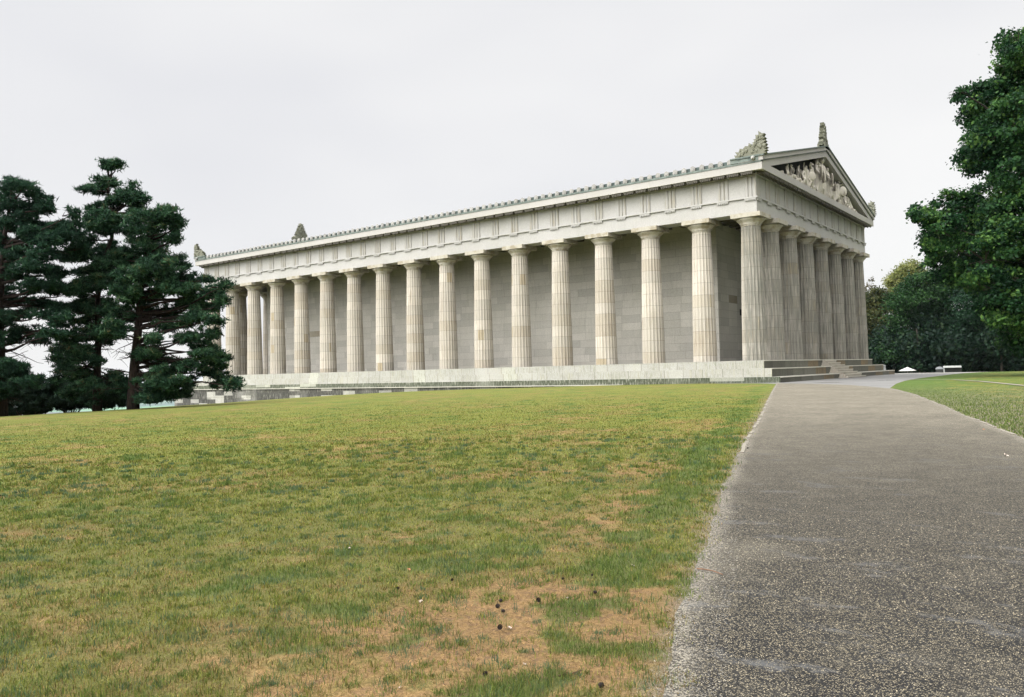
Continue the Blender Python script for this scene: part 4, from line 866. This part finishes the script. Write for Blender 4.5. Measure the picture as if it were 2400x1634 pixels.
def place(name, d, label, group=None, cat='tree'):
    x, y, z = d['base']; zg = float(ground(x, y)); t = empty(name, (x, y, zg)); tag(t, label, cat, group); return t, z - zg
def tofull(d, dz, depth, seed, dup=0, shrink=.96):
    r_ = random.Random(seed); out_ = []; DEP = Vector((d['base'][0]-CX, d['base'][1]-CY, 0)).normalized(); lobes = [(a, b, c_*shrink, e*shrink) for a, b, c_, e in d['lobes']]
    for (la, h, rx, rz) in lobes:
        lim = depth; n = 1 + (1 if r_.random() < dup else 0)
        for q in range(n):
            if q: rx, rz = rx*.85, rz*.9
            dd = r_.uniform(-1, 1)*lim; 
            if q: la2, h2 = la + r_.uniform(-.3, .3)*rx, h + r_.uniform(-.3, .2)*rx
            else: la2, h2 = la, h
            low = 1.25 if (h < 5 and shrink == .93) else 1.
            p = LAT*la2 + DEP*dd; out_.append((p.x, p.y, h2+dz, rx*low, rz*low))
    return out_
def limb(mb, a_, b_, r0, r1, r_, sag=.1, n=6):
    a_ = Vector(a_); b_ = Vector(b_); pts = []; rad = []; k = (b_-a_).length
    j = Vector((r_.uniform(-1, 1), r_.uniform(-1, 1), r_.uniform(-.3, .6)))*k*.10
    for i in range(n+1):
        t = i/n; p = a_.lerp(b_, t) + j*math.sin(math.pi*t) + Vector((0, 0, -sag*k*math.sin(math.pi*t))) + Vector((r_.uniform(-1, 1), r_.uniform(-1, 1), r_.uniform(-1, 1)))*k*.018
        pts.append(p); rad.append(r0 + (r1-r0)*t**.8)
    mb.tube(pts, rad, 6)
PINE3['lobes'] += [(-.5, 1.5, .8, .5), (.9, 3.3, .8, .4), (2.6, 1.0, .8, .4)]
PINE2['lobes'] += [(-.5, 3.2, .9, .4), (-1.4, 1.3, .9, .45), (-.2, .9, .9, .45)]
PINE1['lobes'] += [(-.5, 3.0, .9, .5), (-.3, 1.6, .9, .5), (1.6, 2.1, .8, .35)]
def pine(d, label, tpath, rbase, seed, cols, per=300, depth=2.2, group='pines standing beyond the lawn edge'):
    t, dz = place('pine_tree', d, label, group); r_ = random.Random(seed); lo = tofull(d, dz, depth, seed, .5, .93)
    pts = [LAT*a + Vector((0, 0, h + (dz if h > 0 else -.6))) for a, h in tpath]; H = tpath[-1][1]
    mb = MB(); mb.tube(pts, [max(.03, rbase*(1-(h/H)*.93)**.8 + (.08 if h <= 0 else 0)) for a, h in tpath], 11); mb.build('trunk', M_pbark, t, True)
    def tr(h):
        for (a0, h0), (a1, h1) in zip(tpath[:-1], tpath[1:]):
            if h <= h1: return LAT*(a0 + (a1-a0)*(h-h0)/(h1-h0)) + Vector((0, 0, h+dz))
        return pts[-1]
    mb = MB()
    for (x, y, z, rx, rz) in lo:
        h = z - dz; dist_ = math.hypot(x, y); h0 = max(.8, min(H*.96, h - .1 - dist_*r_.uniform(.0, .28) + (.9 if h < 3 else 0)))
        limb(mb, tr(h0), (x, y, z-.1), .035 + .026*rx + .012*dist_, .018, r_, .02 if h > 4 else -.05)
        for q in range(5): 
            e = (x + r_.uniform(-1, 1)*rx*.95, y + r_.uniform(-1, 1)*rx*.9, z + r_.uniform(-.8, .5)*rz); limb(mb, (x*.85+tr(h0).x*.15, y*.85+tr(h0).y*.15, z-.12), e, .02, .007, r_, 0, 3)
    for q in range(46):     # bare dead lower branches
        h0 = r_.uniform(1.2, H*.5); a_ = r_.uniform(0, 6.28); ln = r_.uniform(.8, 2.8); b0 = tr(h0); e = b0 + Vector((math.cos(a_)*ln, math.sin(a_)*ln, r_.uniform(-.7, .4)*ln*.6)); limb(mb, b0, e, .035, .01, r_, .05)
        for k in range(3): f = b0.lerp(e, r_.uniform(.4, .9)); limb(mb, f, f + Vector((r_.uniform(-.8, .8), r_.uniform(-.8, .8), r_.uniform(-.6, .2))), .014, .005, r_, 0, 3)
    mb.build('branches', M_pbark, t)
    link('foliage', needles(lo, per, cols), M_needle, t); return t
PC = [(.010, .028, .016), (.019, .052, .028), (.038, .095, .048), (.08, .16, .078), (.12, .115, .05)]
PC2 = [(.009, .026, .016), (.017, .048, .028), (.032, .082, .045), (.065, .14, .07)]
pine(PINE3, 'dark green pine nearest the temple, long drooping boughs reaching over its steps', [(0, -.3), (.02, 1.2), (.12, 2.6), (.35, 4.6), (.5, 6.5), (.75, 8.6), (1.0, 10.6), (1.2, 11.3)], .33, 31, PC)
pine(PINE2, 'tallest pine with a narrow open crown top, middle of the three pines', [(0, -.3), (.0, 2.), (.1, 4.5), (.1, 7.), (.5, 9.2), (1.0, 10.6), (1.08, 11.6), (.8, 13.2), (.85, 14.9)], .24, 32, PC, depth=1.9)
pine(PINE1, 'broad pine cut off by the left picture edge, bare forked lower branches', [(0, -.3), (0, 2.4), (-.05, 5), (.05, 8), (.3, 10.5), (.8, 13.4)], .34, 33, PC2)
def shrub(d, label, seed):
    t, dz = place('shrub', d, label, 'dark bushes below the pines', 'shrub'); r_ = random.Random(seed); lo = tofull(d, dz + .35, .7, seed, 1., 1.3); mb = MB()
    for (x, y, z, rx, rz) in lo:
        for q in range(4): limb(mb, (x*.3, y*.3, -.3), (x + r_.uniform(-.6, .6)*rx, y + r_.uniform(-.6, .6)*rx, z + r_.uniform(-.3, .6)*rz), .03, .008, r_, 0)
    mb.build('stems', M_bark, t); link('foliage', needles(lo, 420, [(.008, .018, .012), (.014, .03, .019), (.022, .045, .028)], (.14, .26), .034), M_needle, t)
shrub(SHRUB1, 'dark bush behind the trunks of the two right-hand pines', 41)
shrub(SHRUB2, 'low dark bush on the slope between the left and middle pines', 42)
shrub(SHRUB3, 'wide dark bush at the far left below the broad pine', 43)

def broad(name, d, label, seed, cols, per, size, depth, rb, group=None, sub=12, spread=.3, dup=.5, lat0=0., hmax=None, flat=.5):
    t, dz = place(name, d, label, group); r_ = random.Random(seed); lo = tofull(d, dz, depth, seed, dup)
    H = (hmax or max(l[2]-dz for l in lo))*.8 + dz; cx_ = sum(l[0] for l in lo)/len(lo)*.4; cy_ = sum(l[1] for l in lo)/len(lo)*.4
    pts = [Vector((cx_*(k/8)**1.5 + r_.uniform(-.1, .1)*rb, cy_*(k/8)**1.5 + r_.uniform(-.1, .1)*rb, -.4 + (H+.4)*k/8)) for k in range(9)]
    mb = MB(); mb.tube(pts, [rb*(1.25 if k == 0 else 1)*(1-k/8*.85) for k in range(9)], 12); mb.build('trunk', M_bark, t, True)
    mb = MB()
    for (x, y, z, rx, rz) in lo:
        hh = min(H*.97, max(dz+.16*(H-dz), z - math.hypot(x, y)*.55)); k = (hh+.4)/(H+.4)*8; i = min(7, int(k)); a_ = pts[i].lerp(pts[i+1], k-i)
        limb(mb, a_, (x, y, z), rb*.22 + .02*rx, rb*.05 + .012, r_, .04, 7)
        for q in range(6): e = Vector((r_.gauss(0, 1), r_.gauss(0, 1), r_.gauss(.2, 1))).normalized()*rx*.9; limb(mb, (x, y, z), (x+e.x, y+e.y, z+e.z), rb*.05+.012, .01, r_, 0, 3)
    mb.build('branches', M_bark, t); link('foliage', leaves(lo, per, size, cols, sub, spread, flat=flat), M_leaf, t); return t
broad('maple_tree', MAPLE, 'tall leafy maple with bright green leaf clusters reaching in from the right', 51,
      [(.006, .024, .011), (.011, .038, .015), (.020, .062, .020), (.042, .11, .028), (.10, .19, .042)], 1500, .115, 4.2, .55, sub=17, spread=.28, dup=.7)
broad('broadleaf_tree', DARK1, 'rounded dark green tree behind the white parasol, right of the temple', 52, [(.006, .020, .007), (.012, .038, .012), (.024, .066, .020), (.052, .115, .034)], 420, .21, 3.0, .38, 'trees of the wood behind the temple', 12, .55)
broad('broadleaf_tree', DARK2, 'deep green tree under the maple, behind the white-roofed kiosk', 53, [(.006, .019, .011), (.010, .031, .016), (.018, .052, .024), (.032, .08, .032)], 420, .21, 3.2, .45, 'trees of the wood behind the temple', 11, .6)
broad('broadleaf_tree', YEL, 'pale yellow-green tree top rising behind the rounded dark tree', 54, [(.12, .15, .045), (.18, .20, .06), (.25, .25, .085)], 420, .22, 2.2, .4, 'trees of the wood behind the temple', 13, .5)
broad('broadleaf_tree', OLV, 'olive brown tree beside the last front column of the temple', 55, [(.022, .034, .014), (.045, .06, .02), (.085, .09, .03), (.06, .06, .02)], 420, .22, 2.2, .35, 'trees of the wood behind the temple', 13, .5)
broad('broadleaf_tree', SPARSE, 'thin nearly bare tree top just right of the temple', 56, [(.10, .09, .05), (.14, .13, .08)], 22, .22, 1.2, .2, 'trees of the wood behind the temple', 10, .5)
# the wood behind reads as one dark mass
def wood():
    lo = []; r_ = random.Random(9); mb = MB()
    for k in range(150):
        a_ = r_.uniform(-8, 15.5); D_ = r_.uniform(178, 222); x = CX - math.sin(R(a_))*D_; y = CY + math.cos(R(a_))*D_; z = float(ground(x, y)); top = 11 + r_.uniform(-3, 2)
        if a_ > 13: top *= .75
        for q in range(3): lo.append((x + r_.uniform(-2, 2), y + r_.uniform(-2, 2), z + top*r_.uniform(.15, 1.), r_.uniform(1.8, 3.0), r_.uniform(1.8, 2.8)))
        if k % 2 == 0: mb.tube([(x, y, z-1), (x+r_.uniform(-.5, .5), y, z+top*.8)], [.3, .12], 7)
    me = leaves(lo, 150, .3, [(.004, .012, .008), (.007, .02, .012), (.012, .032, .016), (.022, .042, .016)], 9, .7)
    tag(link('woodland', me, M_leaf), 'dark wood closing the view behind the parasol and kiosk', 'woodland', kind='stuff')
    tag(mb.build('woodland_trunks', M_bark), 'dim trunks inside the far wood', 'woodland', kind='stuff')
wood()
# tree-covered hillside below the pines and across the valley
def sky_blocking_wood():
    # unseen tree belt added behind the viewer to block low sky light
    lo = []; r_ = random.Random(29); mb = MB()
    for k in range(150):
        a_ = R(100 + 175*k/149); D_ = r_.uniform(44, 60); x = CX - math.sin(a_)*D_; y = CY + math.cos(a_)*D_; z = float(ground(x, y)); top = r_.uniform(13, 19)
        for q in range(4): lo.append((x + r_.uniform(-2.5, 2.5), y + r_.uniform(-2.5, 2.5), z + top*(q+.6)/4.2, r_.uniform(2.4, 3.4), r_.uniform(2.2, 3.0)))
        if k % 3 == 0: mb.tube([(x, y, z-1), (x, y, z+top*.8)], [.3, .12], 7)
    tag(link('woodland', leaves(lo, 16, .75, [(.010, .030, .018), (.018, .046, .024), (.032, .06, .022)], 7, .8), M_leaf), 'unseen belt of trees added behind the viewer to cut low sky light', 'woodland', kind='stuff')
sky_blocking_wood()
def far_wood():
    lo = []; r_ = random.Random(19)
    for k in range(220):
        x = r_.uniform(-420, -90); y = r_.uniform(-260, 420)
        z = float(ground(x, y)); lo.append((x, y, z + 2, r_.uniform(4, 7), r_.uniform(3, 5)))
    me = leaves(lo, 6, 1.0, [(.015, .04, .02), (.03, .07, .03), (.05, .09, .035)], 6, 1.0)
    tag(link('hillside_wood', me, M_leaf), 'wooded slope falling away behind the pines', 'woodland', kind='stuff')
far_wood()

# ================================================================== SMALL THINGS
def flat(name, c, r=.7, sp=.3): s = NT(name); n = s.noise(s.pos(), 20., 3); return s.done(s.mix(n, mul3(c, .85), mul3(c, 1.12)), r, sp)
M_white = flat('white_canvas', (.5, .5, .47)); M_grey = flat('grey_metal', (.25, .26, .27), .5); M_kio = flat('dark_timber', (.03, .032, .03)); M_wpaint = flat('white_paint', (.42, .43, .42))
def gz(x, y): return float(ground(x, y))
x, y = -11.75, 108.83; z = gz(x, y); t = tag(empty('parasol', (x, y, z)), 'open white parasol in front of the dark wood', 'parasol'); zt = -1.93 - z
mb = MB(); vs = [(0, 0, zt + .62)]; fs = []
for k in range(16): a = math.pi*k/8; r_ = 1.48 if k % 2 == 0 else 1.36; vs.append((r_*math.cos(a), r_*math.sin(a), zt - (.03 if k % 2 == 0 else -.02)))
for k in range(16): a = math.pi*k/8; r_ = 1.46 if k % 2 == 0 else 1.34; vs.append((r_*math.cos(a), r_*math.sin(a), zt - .10))
fs = [(0, 1+k, 1+(k+1) % 16) for k in range(16)] + [(1+k, 17+k, 17+(k+1) % 16, 1+(k+1) % 16) for k in range(16)]
mb.add(vs, fs); mb.build('canopy', M_white, t)
mb = MB(); mb.tube([(0, 0, 0), (0, 0, zt+.72)], [.03, .025], 8); mb.build('pole', M_grey, t)
mb = MB(); mb.lathe([(.3, 0), (.3, .06), (.06, .1), (.05, .3)], 14); mb.build('base', M_grey, t)
mb = MB()
for k in range(8): a = math.pi*k/4; mb.tube([(0, 0, zt+.15), (1.35*math.cos(a), 1.35*math.sin(a), zt+.0)], [.012, .01], 4)
mb.build('ribs', M_grey, t)
x, y = -5.49, 116.03; z = gz(x, y); t = tag(empty('kiosk', (x, y, z), R(8)), 'dark kiosk with a flat white roof edge at the edge of the wood', 'kiosk'); zt = -1.33 - z
mb = MB(); mb.box(-1.5, 1.5, -.9, .9, zt-.3, zt); mb.box(-1.42, 1.42, -.82, .82, zt, zt+.05); mb.build('roof', M_wpaint, t)
for sx, sy in ((-1.42, -.84), (1.36, -.84), (-1.42, .78), (1.36, .78)): mb = MB(); mb.box(sx, sx+.12, sy, sy+.06, 0, zt-.3); mb.build('post', M_wpaint if sx < 0 else M_kio, t)
mb = MB(); mb.box(-1.3, 1.36, .1, .75, 0, zt-.302); mb.box(-1.3, 1.36, -.4, .1, 0, 1.05); mb.build('body', M_kio, t)
x, y = -7.77, 116.83; z = gz(x, y); t = tag(empty('shelter', (x, y, z)), 'small dark round-topped shelter left of the kiosk', 'shelter'); zt = -1.42 - z
mb = MB(); pts = [(-.62, 0), (.62, 0), (.62, zt-.5)] + [(.62*math.cos(a), zt-.5 + .5*math.sin(a)) for a in [math.pi*k/8 for k in range(1, 8)]] + [(-.62, zt-.5)]
mb.prism(pts, 'y', 0, 1.1); mb.build('shell', M_kio, t); mb = MB(); mb.prism([(a*1.08, b+.03) for a, b in pts[2:]], 'y', -.12, .04); mb.build('hood', M_grey, t)
mb = MB(); mb.box(-.45, .45, -.03, 0, .1, zt-.6); mb.build('door', M_kio, t)
# white bollard on the lowest front step
t = empty('bollard', (2.1, 27.9, H2)); tag(t, 'short white stone bollard on the front steps', 'bollard')
mb = MB(); mb.lathe([(.16, 0), (.16, .05), (.12, .07), (.115, .34), (.13, .36)], 16); mb.build('shaft', M_wpaint, t, True); mb = MB(); mb.ball((0, 0, .42), (.13, .13, .10), 12, 7); mb.build('cap', M_wpaint, t, True)

# pine cones on the dry patch
M_cone = flat('dark_cone_scales', (.022, .015, .012), .8)
mb = MB(); r_ = random.Random(77)
mb.ball((0, 0, 0), (.016, .013, .013), 8, 6)
for k in range(46):
    t_ = (k+.5)/46; u_ = (t_*2-1)*.92; a = k*2.4; rr = .016*math.sqrt(max(.05, 1-u_*u_)); c_ = Vector((u_*.021, rr*math.cos(a), rr*math.sin(a))); n_ = Vector((.012, math.cos(a), math.sin(a))).normalized(); s_ = Vector((0, -math.sin(a), math.cos(a)))
    tip = c_ + n_*.007 + Vector((.004, 0, 0)); mb.add([c_ - s_*.005, c_ + s_*.005, tip + s_*.003, tip - s_*.003, c_ - Vector((.004, 0, 0))], [(0, 1, 2, 3), (0, 3, 4), (1, 4, 2), (0, 4, 1), (3, 2, 4)])
me_cone = mb.mesh('pine_cone'); me_cone.materials.append(M_cone)
cones = [(16.8, -50.36, 'dark pine cone, topmost of the three lying close together', 1.05), (16.88, -50.49, 'largest dark pine cone, left one of the tight pair on the dry grass', 1.35), (16.96, -50.54, 'dark pine cone, right one of the tight pair on the dry grass', 1.1),
         (17.02, -50.22, 'dark pine cone below a small grass tuft, right of the close trio', 1.3), (17.24, -49.84, 'dark pine cone at the dry patch\'s right side, near the path', 1.1), (17.16, -50.83, 'flattened dark pine cone below the close trio', 1.3),
         (16.83, -49.63, 'small dark pine cone high on the dry patch, left of its neighbour', .9), (16.96, -49.42, 'small dark pine cone farthest up the dry patch', .85), (18.15, -51.29, 'dark pine cone at the bottom edge, nearest the path', 1.25), (17.56, -51.47, 'brownish pine cone at the bottom among green tufts', 1.1),
         (16.12, -50.09, 'lone pine cone where the green lawn meets the dry patch', .9), (15.94, -50.49, 'lone pine cone in green grass left of the dry patch', .95), (16.11, -46.84, 'tiny pine cone far up the lawn beside a yellow streak', 1.1), (16.06, -46.54, 'tiny pine cone next to the yellow streak, upper one of its pair', .9), (14.74, -40.33, 'tiny dark cone on the gravel beside the kerb', 1.3)]
for x, y, lb, sc_ in cones:
    q = bpy.data.objects.new('pine_cone', me_cone); col.objects.link(q); q.location = (x, y, gz(x, y) + .024*sc_); q.rotation_euler = (r_.uniform(0, 6), r_.uniform(-.3, .3), r_.uniform(0, 6)); sc_ *= .55; q.scale = (sc_,)*3; tag(q, lb, 'pine cone', 'pine cones scattered on the lawn')
# fallen leaves
def leaf_mesh(c, nm):
    mb = MB(); pts = [(0, -.5), (.18, -.3), (.42, -.32), (.3, -.05), (.5, .12), (.22, .2), (.2, .42), (0, .6), (-.2, .42), (-.22, .2), (-.5, .12), (-.3, -.05), (-.42, -.32), (-.18, -.3)]
    vs = [(0, 0, .05)] + [(p[0]*.05, p[1]*.05, .05 + .010*math.sin(i*1.7)) for i, p in enumerate(pts)]; vs = [(a, b, c_-.045) for a, b, c_ in vs]; vs += [(a, b, c_-.0012) for a, b, c_ in vs]; n = len(pts); o_ = n+1
    fs = [(0, 1+i, 1+(i+1) % n) for i in range(n)] + [(o_, o_+1+(i+1) % n, o_+1+i) for i in range(n)] + [(1+i, o_+1+i, o_+1+(i+1) % n, 1+(i+1) % n) for i in range(n)]
    mb.add(vs, fs); m = mb.mesh('fallen_leaf'); m.materials.append(flat(nm, c)); return m
lm = [leaf_mesh((.62, .52, .44), 'pale_dead_leaf'), leaf_mesh((.42, .20, .10), 'rust_dead_leaf')]
lvs = [(17.07, -48.97, 0, 'small white leaf on the upper dry patch near the green verge'), (16.3, -50.63, 0, 'pale curled leaf on the left side of the dry patch'), (15.58, -50.0, 1, 'orange leaf lying in the green left of the dry patch'), (17.18, -50.76, 0, 'tiny pale leaf just below the close trio of pine cones'),
       (17.63, -51.22, 0, 'pale leaf scrap beside the bare brown soil'), (17.29, -51.83, 0, 'whitish leaf at the bottom between grass tufts'), (17.12, -50.02, 0, 'pale leaf beside a small tuft in the dry patch'), (18.75, -39.9, 0, 'pinkish leaf far out on the gravel path'),
       (14.53, -49.7, 0, 'pale leaf alone in the green lawn, left of middle'), (17.88, -35.24, 1, 'rust leaf on the path near the right-hand verge'), (17.37, -50.3, 0, 'pale leaf by the dark green tuft near the path')]
for x, y, k, lb in lvs:
    q = bpy.data.objects.new('fallen_leaf', lm[k]); col.objects.link(q); q.location = (x, y, gz(x, y) + .012); q.rotation_euler = (r_.uniform(-.5, .5), r_.uniform(-.5, .5), r_.uniform(0, 6)); f = r_.uniform(.35, .6)*(3. if y > -45 else 1.1); q.scale = (f, f, f); tag(q, lb, 'leaf', 'fallen leaves')
M_twig = flat('brown_twig', (.09, .05, .03)); M_twig2 = flat('rust_twig', (.19, .10, .055))
def twig(pts, rad, m, lb, br=2):
    mb = MB(); P = [(x, y, gz(x, y) + h) for x, y, h in pts]; mb.tube(P, [rad*(1-.5*i/len(P)) for i in range(len(P))], 6)
    for k in range(br): i = 1 + k % (len(P)-2); a = Vector(P[i]); mb.tube([a, a + Vector((r_.uniform(-.03, .03), r_.uniform(-.03, .03), .008))], [rad*.6, rad*.3], 5)
    tag(mb.build('twig', m), lb, 'twig', 'fallen twigs')
twig([(17.86, -51.30, .012), (17.895, -51.25, .018), (17.92, -51.21, .016), (17.95, -51.15, .022)], .0045, M_twig, 'short brown twig on bare soil at the bottom of the lawn')
twig([(17.56, -48.83, .02), (17.63, -48.86, .03), (17.70, -48.86, .028), (17.80, -48.90, .02)], .0055, M_twig2, 'rust coloured twig at the edge of lawn and gravel')
# ================================================================== AIR: pale haze that only tells over the far valley
s = NT('haze_air'); s.t.nodes.remove(s.b); v = s.n('ShaderNodeVolumePrincipled'); v.inputs['Color'].default_value = (.78, .86, .97, 1); v.inputs['Density'].default_value = .00003
s.t.links.new(v.outputs[0], s.o.inputs['Volume'])
mb = MB(); mb.box(-14500, 3500, -4500, 14500, -100, 33)
hz = mb.build('haze', s.mat); tag(hz, 'thin pale haze over the far valley', 'haze', kind='stuff')
sc.cycles.volume_bounces = 1
